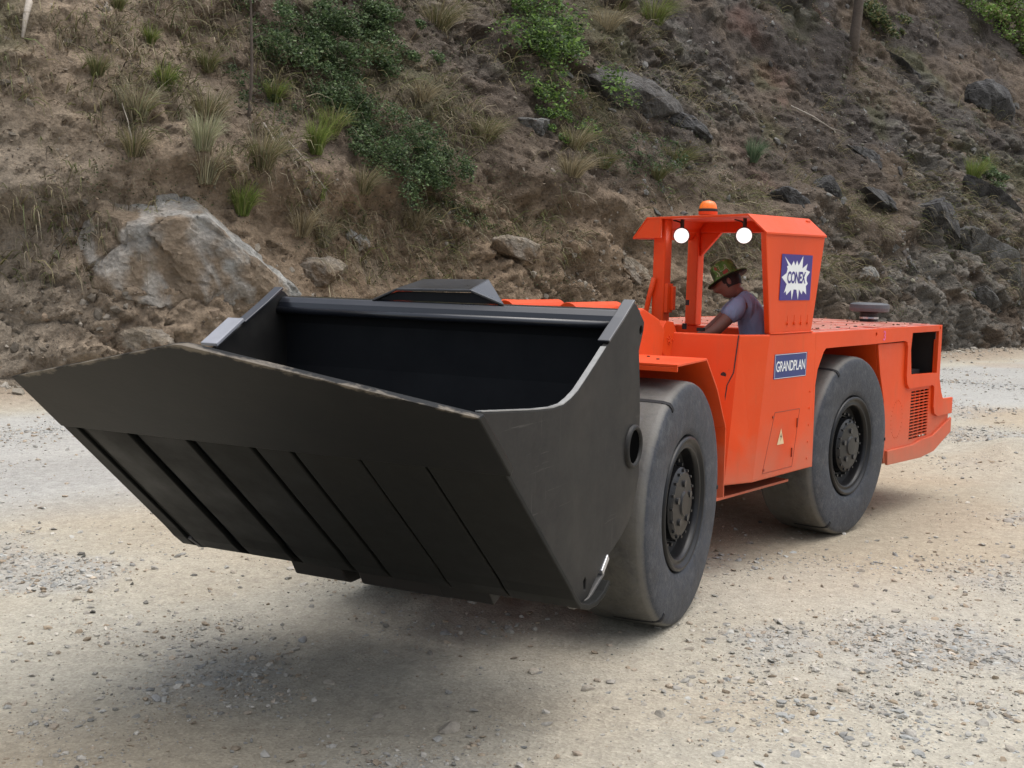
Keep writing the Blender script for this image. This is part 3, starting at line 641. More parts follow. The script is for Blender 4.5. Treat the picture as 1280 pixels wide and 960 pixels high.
for a in [(3.25, 5.95, .22, .40, 260, GR, 'small bright green grass tuft near the top left of the slope'), (3.02, 5.0, .32, .50, 380, GR, 'green grass tuft directly below the topmost bright one at left'),
          (1.97, 5.15, .28, .4, 260, MIXG, 'olive fading tuft at the far left of the slope'), (5.47, 5.15, .35, .5, 360, MIXG + GR, 'yellow-green tuft between the thin sapling and the green shrubs'),
          (5.67, 4.15, .36, .75, 460, GR, 'tall bright yellow-green tuft below the white-flowered shrub'), (5.6, 3.3, .22, .65, 220, GR, 'slender upright green grass below the tall yellow-green tuft'),
          (3.92, 2.95, .36, .62, 520, GR, 'thick green tuft hanging over the top of the huge boulder'), (3.17, 3.95, .42, .75, 420, CREAM, 'cream-coloured seeding grass above the huge boulder'),
          (20.47, 5.3, .42, .75, 420, BLG, 'blue-green tuft alone on the dark slope above the cab'), (31.7, 5.6, .6, .9, 420, GR, 'green clump on the slope at the right edge'),
          (11.9, 4.2, .6, .6, 420, DRY, 'straw-coloured tuft drooping in the middle of the slope'), (19.3, 9.3, .8, .9, 520, MIXG + GR, 'large olive tuft at the top edge right of the bright bush'),
          (2.82, 6.55, .22, .35, 200, MIXG, 'small tuft at the very top left'), (18.3, 9.6, .6, .7, 360, DRY + GR, 'half-dry tuft at the top edge left of the large olive one'),
          (9.0, 5.6, .45, .5, 320, DRY, 'dry tuft left of the bright bush at mid slope'), (8.3, 6.4, .4, .5, 280, DRY + MIXG, 'dry tuft between the two leafy shrubs'), (14.0, 4.6, .45, .5, 320, MIXG, 'olive tuft right of the straw-coloured one'), (15.6, 4.4, .4, .5, 280, MIXG, 'faint olive tuft above the left cab post'),
          (2.45, 4.45, .5, .7, 420, DRY + CREAM, 'straw-coloured tuft left of the cream seeding grass'), (3.7, 4.5, .5, .7, 420, DRY + MIXG, 'dry tuft right of the cream seeding grass'), (4.3, 3.75, .5, .75, 460, DRY + MIXG, 'dry drooping tuft between the cream grass and the boulder-top tuft'),
          (3.3, 3.45, .5, .7, 420, CREAM + DRY, 'pale drooping tuft on the upper left corner of the huge boulder'), (5.1, 2.65, .4, .6, 380, DRY, 'pale dry tuft hanging right of the huge boulder'), (5.75, 2.5, .35, .6, 340, DRY + CREAM, 'bleached roots and grass hanging over the flat-topped brown rock'),
          (2.2, 3.8, .4, .55, 320, DRY + MIXG, 'sparse dry tuft left above the huge boulder'), (4.2, 5.6, .4, .5, 300, MIXG, 'olive tuft left of the thin sapling'), (6.3, 4.6, .45, .6, 380, MIXG + GR, 'olive tuft between the tall yellow-green tuft and the dark shrubs'),
          (6.6, 3.5, .5, .6, 380, DRY + MIXG, 'dry tuft on the tan bank left of the trailing weeds'), (8.0, 2.9, .5, .55, 340, DRY, 'dry tuft on the tan bank above the middle of the bucket'), (10.3, 4.9, .6, .6, 380, DRY + MIXG, 'dry tuft right of the low creeper'),
          (12.6, 4.9, .6, .6, 360, MIXG + DRY, 'olive-brown tuft under the bright bush'), (16.8, 4.9, .7, .6, 340, MIXG, 'dull tuft below the slate-grey boulder'), (10.6, 7.6, .8, .7, 420, DRY + MIXG, 'brown grass tuft at the top edge left of the bright bush'), (16.6, 8.6, .8, .7, 380, DRY, 'brown grass tuft at the top edge above the slate-grey boulder')]:
    s, h, r, ht, n, pal, lab = a; tuft(s, h, r, ht, n, pal, lab, .6, GG)
DRYD = [(.30, .26, .17), (.20, .165, .11), (.15, .12, .08), (.27, .23, .16), (.11, .09, .06)]
def hang_grass():
    k = 48000; j = (RNG.random(k)**1.2 * (SV.shape[1] * .72)).astype(int) + int(.10 * SV.shape[1]); i = RNG.integers(60, SV.shape[0] - 120, k); p = SV[i, j]; h = HH_[i]; s = SS_[j]
    m = RNG.random(k) < sst(-.08, .35, fbm(p[:, 0], p[:, 1], p[:, 2], 1.6, 3, off=77) + .12 * (1 - sst(9, 16, s))) * (.45 + .55 * np.exp(-((h - 4.6) / 1.8)**2)) * (1 - .5 * sst(18, 26, s)); p = p[m]
    rep = 6; p = np.repeat(p, rep, 0) + RNG.normal(0, .07, (len(p) * rep, 3)); k = len(p); L_ = RNG.uniform(.15, .6, k)[:, None]
    out = np.array([-NN[0], -NN[1], 0]); rd = RNG.normal(0, .35, (k, 3))
    mid = p + (out * .5 + [0, 0, .45] + rd) * L_; tip = p + (out * .75 + [0, 0, -.35] + rd) * L_
    V, F, C_ = ribbons('dry_grass', p - out * .05, tip, mid, RNG.uniform(.005, .013, k), scol(k, DRYD + MIXG, .3))
    o = link('dry_grass', np_mesh('dry_grass', V, F, C_), LEAFM); tag(o, 'dry brown grass and roots hanging over the hillside', 'dry grass', kind='stuff')
hang_grass()
def leaves(P, size, pal, up=.4, j=.22):
    k = len(P); d = RNG.normal(size=(k, 3)); d[:, 2] *= .5; d /= np.linalg.norm(d, axis=1)[:, None]; nn = RNG.normal(size=(k, 3)) * .7 + np.array([0, -.3, 1.]) * 1; sd_ = np.cross(d, nn); sd_ /= np.linalg.norm(sd_, axis=1)[:, None] + 1e-9
    L_ = (size * RNG.uniform(.6, 1.3, k))[:, None]; w = L_ * .32
    bend = np.cross(d, sd_) * L_ * .12
    V = np.stack([P - d * L_ * .5, P - sd_ * w + bend, P + d * L_ * .5, P + sd_ * w + bend], 1)
    F = np.array([[0, 1, 2, 3]])[None] + (np.arange(k) * 4)[:, None, None]
    return V.reshape(-1, 3), F.reshape(-1, 4), np.repeat(scol(k, pal, j), 4, axis=0)
def slope_weeds():
    k = 15000; j = (RNG.random(k)**1.15 * (SV.shape[1] * .80)).astype(int) + int(.10 * SV.shape[1]); i = RNG.integers(40, SV.shape[0] - 80, k); p = SV[i, j]; h = HH_[i]; s = SS_[j]
    m = RNG.random(k) < sst(.05, .45, fbm(p[:, 0], p[:, 1], p[:, 2], 2.1, 3, off=57) + .25 * np.exp(-((s - 9) / 5.)**2 - ((h - 5) / 2.5)**2)); p = p[m]
    rep = 16; P = np.repeat(p, rep, 0) + RNG.normal(0, .10, (len(p) * rep, 3)) + np.array([-NN[0], -NN[1], .5]) * .05
    V, F, c = leaves(P, np.full(len(P), .045), [(.06, .085, .035), (.09, .11, .045), (.12, .11, .06), (.05, .06, .03)])
    o = link('ground_cover', np_mesh('ground_cover', V, F, c), LEAFM); tag(o, 'low dull green weeds creeping over the hillside', 'ground cover', kind='stuff')
    k = 45000; j = (RNG.random(k)**1.1 * (SV.shape[1] * .86)).astype(int) + int(.04 * SV.shape[1]); i = RNG.integers(20, SV.shape[0] - 80, k); P = SV[i, j] + np.array([-NN[0], -NN[1], .5]) * .02
    V, F, c = leaves(P, RNG.uniform(.03, .10, k), [(.19, .145, .10), (.13, .10, .075), (.27, .22, .165), (.22, .17, .12)])
    o = link('leaf_litter', np_mesh('leaf_litter', V, F, c), LEAFM); tag(o, 'dead leaves and twigs littering the hillside', 'leaf litter', kind='stuff')
slope_weeds()
def bush(s, h, dims, n, pal, label, leaf=.05, flowers=0, group=None, name='shrub', cat='shrub', clumps=26, stem=True, lift=.35):
    p, nor = on_slope(s, h)
    C_ = RNG.normal(size=(clumps, 3)) * np.array([dims[0], dims[1] * .7, dims[2]]) * .42; cr = RNG.uniform(.45, 1.1, clumps) * dims[2] * .30
    w = RNG.integers(0, clumps, n); dd_ = RNG.normal(size=(n, 3)); dd_ /= np.linalg.norm(dd_, axis=1)[:, None]; P = C_[w] + dd_ * (cr[w] * RNG.random(n)**.4)[:, None]
    rz = Matrix.Rotation(azs, 3, 'Z'); P = P @ np.array(rz).T
    # follow the lean of the slope: higher leaves sit further in
    P += np.outer(P[:, 2] * .7, [NN[0], NN[1], 0]) ; P += np.array([-NN[0], -NN[1], 0]) * (lift + .12)
    V, F, c = leaves(P, leaf * RNG.uniform(.5, 1.6, n), pal, j=.3)
    root = empty(name, p); tag(root, label, cat, group)
    link('foliage', np_mesh('foliage', V, F, c), LEAFM, root)
    if flowers:
        k = RNG.integers(0, n, flowers); V, F, c = leaves(P[k] + np.array([-NN[0], -NN[1], .4]) * .05, np.full(flowers, .035), [(.62, .62, .52), (.55, .57, .42)]); link('flowers', np_mesh('flowers', V, F, c), LEAFM, root)
    if stem:
        mb = MB()
        for c0 in C_[:12]:
            c1 = rz @ Vector(c0); c1 += Vector((NN[0], NN[1], 0)) * c1.z * .7 + Vector((-NN[0], -NN[1], 0)) * lift; mb.path([Vector((0, 0, -.15)), c1 * .5 + Vector((0, 0, .05)), c1], [.014, .009, .005], 5)
        mb.build('stem', BARK, root)
    return root
DG = [(.07, .115, .045), (.10, .155, .06), (.05, .085, .035), (.13, .175, .08)]; BG_ = [(.13, .23, .045), (.17, .28, .06), (.09, .16, .035), (.20, .30, .08)]; CG = [(.06, .10, .04), (.09, .13, .05), (.05, .08, .035)]
bush(7.0, 6.55, (2.2, .9, 1.25), 17000, DG, 'wide dark green shrub dotted with white flowers', .06, 420, clumps=60)
bush(8.6, 7.3, (1.4, .8, .9), 6000, DG, 'dark shrub at the top edge right of the white-flowered one', .06, 60, clumps=26)
bush(13.35, 7.9, (1.5, .9, 1.7), 6500, BG_ + DG, 'bright light green leafy bush at the top centre of the slope', .085, 0, clumps=36)
bush(12.8, 6.0, (.9, .6, .8), 2200, CG + BG_, 'thin lower sprigs under the bright green bush', .06, clumps=18)
bush(7.9, 4.15, (1.7, .7, .95), 10500, DG + CG, 'low spreading green creeper above the bucket', .05, 60, clumps=38, lift=.2)
bush(6.95, 4.95, (.9, .6, 1.2), 8200, CG + DG, 'shadowy dark green shrub left of the low creeper', .05, 10, clumps=24, lift=.2)
bush(8.9, 3.3, (1.0, .5, .45), 1500, CG + MIXG, 'sparse trailing weeds on the tan bank under the creeper', .045, 20, clumps=30, lift=.12)
bush(15.2, 4.9, (2.0, .6, .7), 1600, CG, 'thin dull weeds across the middle of the slope', .05, 20, clumps=40, lift=.12)
bush(32.8, 5.7, (1.2, .7, .6), 1600, DG, 'small leafy bush beside the green clump at the right edge', .08, 50, clumps=18)
bush(43.5, 13.9, (3.6, 1.2, 1.6), 6500, BG_ + MIXG, 'hazy green foliage in the top right corner', .13, 0, clumps=44)
bush(33.5, 12.0, (1.6, .8, 1.0), 2200, MIXG + CG, 'olive bush beside the tree trunk at the top', .10, 0, clumps=24)
bush(15.4, 9.3, (1.0, .7, .6), 1500, BG_ + MIXG, 'yellow-green sprigs at the top right of the bright bush', .07, clumps=14)
bush(4.9, 5.3, (.8, .5, .6), 900, CG, 'sparse dark weeds around the thin sapling', .045, clumps=22, lift=.12)

def tree(s, h, ht, r, lean, label, crown_dims, n, pal, leaf, crown_z, clumps=16):
    p, _ = on_slope(s, h); root = empty('tree', p); tag(root, label, 'tree')
    mb = MB(); pts = []; rr = []
    for i in range(9):
        t = i / 8; pts.append(Vector((lean[0] * t + .06 * math.sin(5 * t), lean[1] * t + .05 * math.cos(7 * t) - .05, -.3 + (ht + .3) * t))); rr.append(r * (1 - .65 * t))
    mb.path(pts, rr, 10)
    for i in range(12):
        b = pts[3 + i % 6]; a = random.uniform(0, 6.28); l = random.uniform(.4, 1.) * crown_dims[0] * .8; q = b + Vector((math.cos(a) * l, math.sin(a) * l, random.uniform(.1, .6) * l)); mb.path([b, (b + q) / 2 + Vector((0, 0, .08)), q], [r * .3, r * .2, r * .08], 6)
    mb.build('trunk', BARK, root, smooth=True)
    C_ = RNG.normal(size=(clumps, 3)) * np.array(crown_dims) * .5 + np.array([lean[0], lean[1], crown_z]); w = RNG.integers(0, clumps, n); P = C_[w] + RNG.normal(size=(n, 3)) * crown_dims[0] * .16
    V, F, c = leaves(P, np.full(n, leaf), pal); link('crown', np_mesh('crown', V, F, c), LEAFM, root)
tree(4.55, 4.75, 2.9, .035, (.12, .1), 'thin dark sapling standing on the slope above the huge boulder', (.5, .5, .45), 1500, DG, .09, 2.75)
tree(29.3, 10.0, 6.0, .20, (.3, .2), 'tree with a stout dark trunk at the top edge above the cab', (2.0, 2.0, 1.2), 3500, CG, .14, 6.2)

def branch(s0, h0, s1, h1, r, label, lift=.12, twigs=5):
    a, _ = on_slope(s0, h0); b, _ = on_slope(s1, h1); out = Vector((-NN[0], -NN[1], .3)) * lift; a = a + out; b = b + out
    mb = MB(); m = (a + b) / 2 + Vector((0, 0, .06)); mb.path([a, m, b], [r, r * .8, r * .4], 7)
    for i in range(twigs):
        t = random.uniform(.2, .9); q = a.lerp(b, t); mb.path([q, q + (b - a) * .3 + Vector((random.uniform(-.2, .2), random.uniform(-.2, .1), random.uniform(-.25, .15)))], [r * .4, r * .15], 5)
    o = mb.build('dead_branch', plain('bleached_wood', (.34, .30, .25), .85, var=.3, nsc=20) if 'bleached_wood' not in bpy.data.materials else bpy.data.materials['bleached_wood'], smooth=True)
    tag(o, label, 'dead branch')
branch(4.7, 4.55, 5.4, 3.0, .018, 'long bare grey stick lying down the slope below the sapling', .2)
branch(4.9, 4.2, 5.5, 3.4, .012, 'thin bare stick beside the long bare grey one', .25)
branch(1.25, 6.35, 1.0, 5.65, .06, 'short thick bleached log stuck upright at the far left', .15, 0)
branch(2.2, 4.6, 2.15, 3.9, .010, 'thin straight dead stem at the left of the slope', .2, 1)
branch(24.0, 7.3, 25.2, 6.6, .03, 'fallen dark stick on the brown slope above the cab', .15, 2)

# ================================================================== the loader
PF, PR = math.radians(25.8), math.radians(40.0)
def frame_m(phi, o):
    X = Vector((-math.sin(phi), -math.cos(phi), 0)); Y = Vector((math.cos(phi), -math.sin(phi), 0))
    return Matrix(((X.x, Y.x, 0, o[0]), (X.y, Y.y, 0, o[1]), (0, 0, 1, 0), (0, 0, 0, 1)))
MF = frame_m(PF, (.1297, 7.1540)); MR = frame_m(PR, (2.0417, 9.9149))
LOADER = empty('underground_loader'); LOADER.matrix_world = MR
tag(LOADER, 'low orange underground mining loader with a raised black bucket and slick tyres', 'loader')
REL = MR.inverted() @ MF
def front(o):
    o.matrix_local = REL; return o

# ---- bucket (front frame coordinates: x forward, y to the seen side, z up)
U = Vector((.737, .676)); A0 = Vector((1.87, .62))
def fl(s, t=0): p = A0 + U * s + Vector((-U.y, U.x)) * t; return (p.x, p.y)
heel = [(2.02, .765), (1.955, .695), (1.89, .642), (1.80, .612), (1.70, .606), (1.60, .628), (1.48, .70), (1.34, .80), (1.24, .92), (1.17, 1.08), (1.13, 1.28), (1.11, 1.55), (1.12, 1.80), (1.16, 1.93)]
shell = MB().sheet([fl(1.16)] + heel, -.03, -1.072, 1.072).build('bucket_shell', BLACKI, LOADER, bevel=0); 
bucket = shell; front(bucket); bucket.name = 'bucket'
def bsub(o): o.parent = bucket; return o
SIDE = [(1.205, 1.985), (1.165, 1.975), (1.04, 1.885), (1.045, 1.845), (1.105, 1.74), (1.075, 1.58), (1.055, 1.42), (1.05, 1.255), (1.035, 1.10), (1.07, 1.0), (1.118, .913), (1.19, .855), (1.283, .809), (1.38, .775), (1.487, .744), (1.56, .70), (1.64, .655),
        (1.70, .612), (1.78, .605), (1.86, .614), (1.95, .675), (2.062, .780), (2.364, 1.057), (2.70, 1.366), (2.90, 1.550), (2.83, 1.603), (2.62, 1.585), (2.35, 1.562), (2.17, 1.552), (2.06, 1.556), (1.98, 1.575), (1.90, 1.603), (1.80, 1.655), (1.68, 1.72), (1.542, 1.797), (1.35, 1.90)]
def circ(cx, cz, r, n=24, ph=0): return [(cx + r * math.cos(ph + 2 * math.pi * i / n), cz + r * math.sin(ph + 2 * math.pi * i / n)) for i in range(n)]
HOLE1 = circ(1.128, 1.255, .052, 20)      # placeholder ring seat, boss covers it
for y0, y1 in ((1.073, 1.103), (-1.103, -1.073)):
    bsub(MB().plate(SIDE, [circ(1.085, 1.843, .024, 12), [(1.735, .655), (1.755, .655), (1.765, .70), (1.745, .715), (1.73, .70)]], y0, y1).build('side_plate', BLACKP, bevel=.005))
for sg in (1, -1):
    y = sg * 1.088
    b = MB(); b.lathe([(.112, -.03), (.112, .028), (.098, .036), (.086, .028), (.086, -.03)], 40, 'y', (1.155, y, 1.255), closed=True); bsub(b.build('pin_boss', BLACKP, smooth=True))
    b = MB(); b.lathe([(.087, -.021), (.087, .021)], 32, 'y', (1.155, y, 1.255)); bsub(b.build('bore_shade_disc', BORE))  # flat black disc painted as the shade inside the open bore
    # stiffening strip on the upper edge of the cheek
    b = MB(); i0, i1 = sorted((sg * 1.048, sg * 1.110))
    b.sheet([(1.545, 1.800), (1.35, 1.905), (1.205, 1.990)], -.014, i0, i1); bsub(b.build('cheek_strip', BLACKT, bevel=.004))
    b = MB(); j0, j1 = sorted((sg * 1.075, sg * 1.108)); b.sheet([(1.50, .672), (1.60, .630), (1.70, .592), (1.80, .584), (1.87, .596), (1.96, .662)], .018, j0, j1); bsub(b.build('heel_edge', WORN, bevel=.003))
    b = MB(); b.sheet([(1.452, .74), (1.53, .676)], .034, *sorted((sg * 1.07, sg * 1.112))); bsub(b.build('heel_bar', BRIGHT, bevel=.004))
b = MB(); b.sheet([(1.80, 1.685), (1.575, 1.815)], -.02, -1.14, -1.03); bsub(b.build('cheek_bar', plain('pale_grey_primer', (.30, .31, .34), .35), bevel=.004))
bsub(MB().sheet([(2.83, 1.604), (2.62, 1.586), (2.35, 1.563), (2.17, 1.553), (2.06, 1.557), (1.98, 1.576), (1.90, 1.604), (1.80, 1.656), (1.68, 1.721), (1.57, 1.782)], -.004, 1.0745, 1.1015).build('cheek_edge', plain('scuffed_edge_steel', (.26, .26, .25), .4, var=.4)))
# rounded rolled top beam and the spill guard on it
bsub(MB().sheet([(1.235, 1.875), (1.225, 1.915), (1.195, 1.945), (1.12, 1.950), (1.02, 1.945)], .03, -1.072, 1.072).build('top_beam', BLACKT, bevel=.006))
bsub(MB().tube((1.225, -1.08, 1.868), (1.225, 1.08, 1.868), .022, 14).build('top_bead', BLACKT, smooth=True))
g = MB(); F_ = [(1.20, -.445, 1.952), (1.20, -.289, 2.016), (1.20, .175, 2.022), (1.20, .378, 1.952)]; K_ = [(.92, -.42, 1.955), (.94, -.269, 2.07), (.94, .152, 2.078), (.90, .22, 1.955)]
def thick(A, t): return [(x, y * .985, z - t) for x, y, z in A]
for i in range(3): g.loft([F_[i], F_[i + 1], K_[i + 1], K_[i]], [tuple(Vector(q) - Vector((0, 0, .015))) for q in (F_[i], F_[i + 1], K_[i + 1], K_[i])])
bsub(g.build('spill_guard', paint('black_gloss_guard_paint', (.02, .022, .026), dust=(.10, .10, .11), dust_amt=.4, rough=.22, coat=.6, wob=.2), bevel=.004))
g = MB(); g.loft([(1.185, -.43, 1.95), (1.185, -.285, 2.0), (1.185, .17, 2.005), (1.185, .36, 1.95)], [(1.175, -.43, 1.95), (1.175, -.285, 2.0), (1.175, .17, 2.005), (1.175, .36, 1.95)]); bsub(g.build('guard_face', BLACKI))
# cutting edge: spade shaped blade along the floor
def blade(s, y, t): x, z = fl(s, t); return (x, y, z)
ED = 1.155
lp = [(1.115, -1.185), (1.492, -1.185), (1.81, -.02), (1.81, .02), (1.498, 1.175), (1.115, 1.175)]
b = MB(); b.loft([blade(s, y, -.036) for s, y in lp], [blade(s - (.03 if s > 1.2 else 0), y, .004) for s, y in lp]); bsub(b.build('cutting_edge', LIPM, bevel=.007, seg=2))
# wear plates on the underside, separated by gaps
gaps = [(-1.098, -1.045), (-.78, -.72), (-.435, -.38), (-.08, -.05), (.13, .155), (.475, .488), (.788, .800)]
edges = [(-1.185, gaps[0][0])] + [(gaps[i][1], gaps[i + 1][0]) for i in range(6)] + [(gaps[6][1], 1.150)]
prof = [fl(1.112, -.001), fl(.6, -.001), fl(.2, -.001)] + [(x, z) for x, z in [(1.957, .692), (1.893, .639), (1.80, .609), (1.70, .603), (1.61, .622), (1.54, .66)]]
for a, c in edges:
    bsub(MB().sheet(prof, .028, a, c).build('wear_plate', BLACKW, bevel=.006))
# hinge lugs behind the heel
for y0, y1, zb in ((-.63, -.30, .445), (-.20, .30, .45)):
    bsub(MB().prism([(1.72, .60), (1.64, zb + .02), (1.58, zb), (1.2, zb), (1.05, .62), (1.1, .95), (1.3, .85), (1.55, .66)], y0, y1).build('hinge_lug', DARK, bevel=.01))
b = MB().prism([(1.80, .60), (1.72, .50), (1.66, .52), (1.55, .66)], .33, .62); bsub(b.build('heel_gusset', BLACKP, bevel=.006))

# ---- front frame: chassis, boom, mudguard
front(MB().prism([(-1.15, .55), (.9, .50), (1.0, .8), (.85, 1.25), (.3, 1.45), (-.9, 1.45), (-1.15, 1.2)], -.46, .46).build('front_chassis', ORANGE, LOADER, bevel=.012))
for sg in (1, -1):
    arm = MB().prism([(-.62, 1.9), (-.95, 1.82), (-1.08, 1.74), (-1.04, 1.45), (-.5, 1.40), (.3, 1.45), (.9, 1.0), (1.04, 1.02), (1.04, 1.3), (.55, 1.70), (-.2, 1.86)], sg * .40 - .03 + (.09 if sg > 0 else -.09), sg * .40 + .03 + (.09 if sg > 0 else -.09)).build('boom_arm', ORANGE, LOADER, bevel=.012); front(arm)
cyl = MB()
for y in (.16, .55): cyl.tube((.0, y, 1.895), (.75, y, 1.90), .062, 20)
cyl.tube((.1, .33, 1.895), (.1, .72, 1.895), .05, 16)
o = cyl.build('lift_cylinder', ORANGE, LOADER, bevel=.004); front(o)
o = MB().prism([(.1, 1.80), (.8, 1.82), (.75, 1.93), (.35, 1.955), (.05, 1.93)], -.05, .045).build('boom_crosshead', ORANGE, LOADER, bevel=.012); front(o)
def mudguard(sg):
    s = lambda a, c: sorted((sg * a, sg * c))
    t = front(MB().box(-.35, .25, *s(.47, 1.04), 1.595, 1.610).box(.235, .25, *s(.47, 1.04), 1.565, 1.594).build('mudguard', ORANGE, LOADER, bevel=.003))
    b = MB().sheet([(-.35, 1.601), (-.63, 1.385), (-.88, 1.108), (-.90, .628)], -.014, *s(.47, 1.04)); o = b.build('rear_flap', ORANGE, bevel=.003); o.parent = t
    b = MB()
    for (x, y) in ((-.05, .82), (.12, .66), (-.22, .7)): b.tube((x, sg * y, 1.609), (x, sg * y, 1.616), .011, 8)
    o = b.build('fender_bolt', DARK); o.parent = t
mudguard(1); mudguard(-1)
# hose guard and sleeve beside the boom
b = MB().prism([(1.92, 1.70), (1.98, 1.79), (2.08, 1.80), (2.14, 1.72), (2.13, 1.60), (2.05, 1.50), (1.97, 1.50), (1.92, 1.58)], .44, .50)
for i in range(16):
    a = random.uniform(0, 6.28); r = random.uniform(0, .09); b.tube((2.03 + r * math.cos(a), .50, 1.65 + r * math.sin(a) * 1.3), (2.03 + r * math.cos(a), .508, 1.65 + r * math.sin(a) * 1.3), .008, 6)
b.build('hose_guard', ORANGE, LOADER, bevel=.008)

# ---- wheels
TP = [(.415, -.035), (.43, -.012), (.47, -.004), (.54, .003), (.62, .004), (.685, -.001), (.712, -.006), (.730, -.017), (.740, -.034), (.745, -.06), (.748, -.12), (.750, -.25), (.748, -.38), (.745, -.44), (.740, -.466), (.730, -.483), (.712, -.494), (.68, -.499), (.62, -.504), (.54, -.503), (.47, -.496), (.43, -.488), (.415, -.46), (.40, -.25)]
def wheel(cx, side, frontax, spin):
    # built with its axle along local y, outer face at y = 0
    piv = Matrix.Translation((cx, side * 1.05, .745)) @ (Matrix.Rotation(math.pi, 4, 'Z') if side < 0 else Matrix.Identity(4)) @ Matrix.Rotation(spin, 4, 'Y')
    b = MB(); b.lathe([(.34, -.10), (.33, -.105), (.24, -.115), (.235, -.13), (.33, -.14)], 48, 'y', closed=True); b.lathe([(.16, -.48), (.16, -.11)], 24, 'y')
    w = b.build('wheel', BLACKM, LOADER); w.matrix_local = (REL if frontax else Matrix.Identity(4)) @ piv
    def sub(o): o.parent = w; return o
    b = MB(); b.lathe(TP, 128, 'y', closed=True); sub(b.build('tyre', TYRE, smooth=True))
    b = MB(); b.lathe([(.412, -.03), (.412, -.006), (.398, .002), (.386, -.004), (.380, -.018), (.360, -.026), (.350, -.016), (.340, -.020), (.334, -.05), (.330, -.14), (.345, -.46), (.40, -.46)], 96, 'y', closed=True); sub(b.build('rim', BLACKM, smooth=False, bevel=0)).data.polygons.foreach_set('use_smooth', [True] * (96 * 12))
    b = MB(); b.lathe([(.225, -.115), (.222, -.045), (.205, -.030), (.19, -.022), (.08, -.014), (.07, -.004), (.03, -.003)], 48, 'y'); h = sub(b.build('hub_cover', BLACKM))
    b = MB()
    for i in range(20):
        t = 2 * math.pi * i / 20; b.tube((.262 * math.cos(t), -.115, .262 * math.sin(t)), (.262 * math.cos(t), -.078, .262 * math.sin(t)), .0125, 6)
    for i in range(16):
        t = 2 * math.pi * i / 16; b.tube((.205 * math.cos(t), -.035, .205 * math.sin(t)), (.205 * math.cos(t), -.018, .205 * math.sin(t)), .009, 6)
    sub(b.build('wheel_nut', plain('greasy_steel', (.05, .05, .052), .35, .5) if 'greasy_steel' not in bpy.data.materials else bpy.data.materials['greasy_steel']))
    b = MB()
    for i in range(5):
        t = 2 * math.pi * i / 5 + .3; b.tube((.125 * math.cos(t), -.03, .125 * math.sin(t)), (.125 * math.cos(t), -.006, .125 * math.sin(t)), .022, 12)
    b.path([(.30, -.07, .05), (.33, -.03, .10), (.345, -.02, .16)], .006, 6)
    sub(b.build('hub_plug', bpy.data.materials['greasy_steel']))
    # moulded tread depth marks
    b = MB()
    for i in range(3):
        a = math.radians(61) + i * math.pi * 2 / 3
        for (w0, w1, hh) in ((-.30, -.055, .013),):
            P = []
            n = 6
            for k in range(n + 1):
                ww = w0 + (w1 - w0) * k / n; rr = .749 if ww < -.14 else .749 - .0035 * ((ww + .14) / .08)
                P.append((ww, rr))
            for k in range(n):
                A_ = []; 
                for (ww, rr) in (P[k], P[k + 1]):
                    for da in (-hh / .75, hh / .75):
                        for dr in (-.01, .0025): A_.append(((rr + dr) * math.cos(a + da), ww, (rr + dr) * math.sin(a + da)))
                b.poly(A_, [(0, 1, 3, 2), (4, 6, 7, 5), (1, 5, 7, 3)])
        Q = [(.745, -.060), (.733, -.016), (.712, -.004), (.685, .001)]
        for k in range(3):
            A_ = []
            for (rr, ww) in (Q[k], Q[k + 1]):
                for da in (-.012 / .75, .012 / .75):
                    for dr in (-.004, .004): A_.append(((rr + dr * (.6 if k < 2 else .2)) * math.cos(a + .03 * k * 0 + da), ww + dr, (rr + dr) * math.sin(a + da)))
            b.poly(A_, [(0, 1, 3, 2), (4, 6, 7, 5), (1, 5, 7, 3), (0, 4, 5, 1), (2, 3, 7, 6), (0, 2, 6, 4)])
    sub(b.build('tread_mark', GROOVE))
    return w
wheel(0, 1, True, 0); wheel(0, -1, True, .5); wheel(0, 1, False, 0); wheel(0, -1, False, 1.1)
for fr in (True, False):
    o = MB().tube((0, -1.0, .745), (0, 1.0, .745), .15, 20).box(-.22, .22, -.25, .25, .52, .96).build('axle', DARK, LOADER, bevel=.01)
    if fr: front(o)

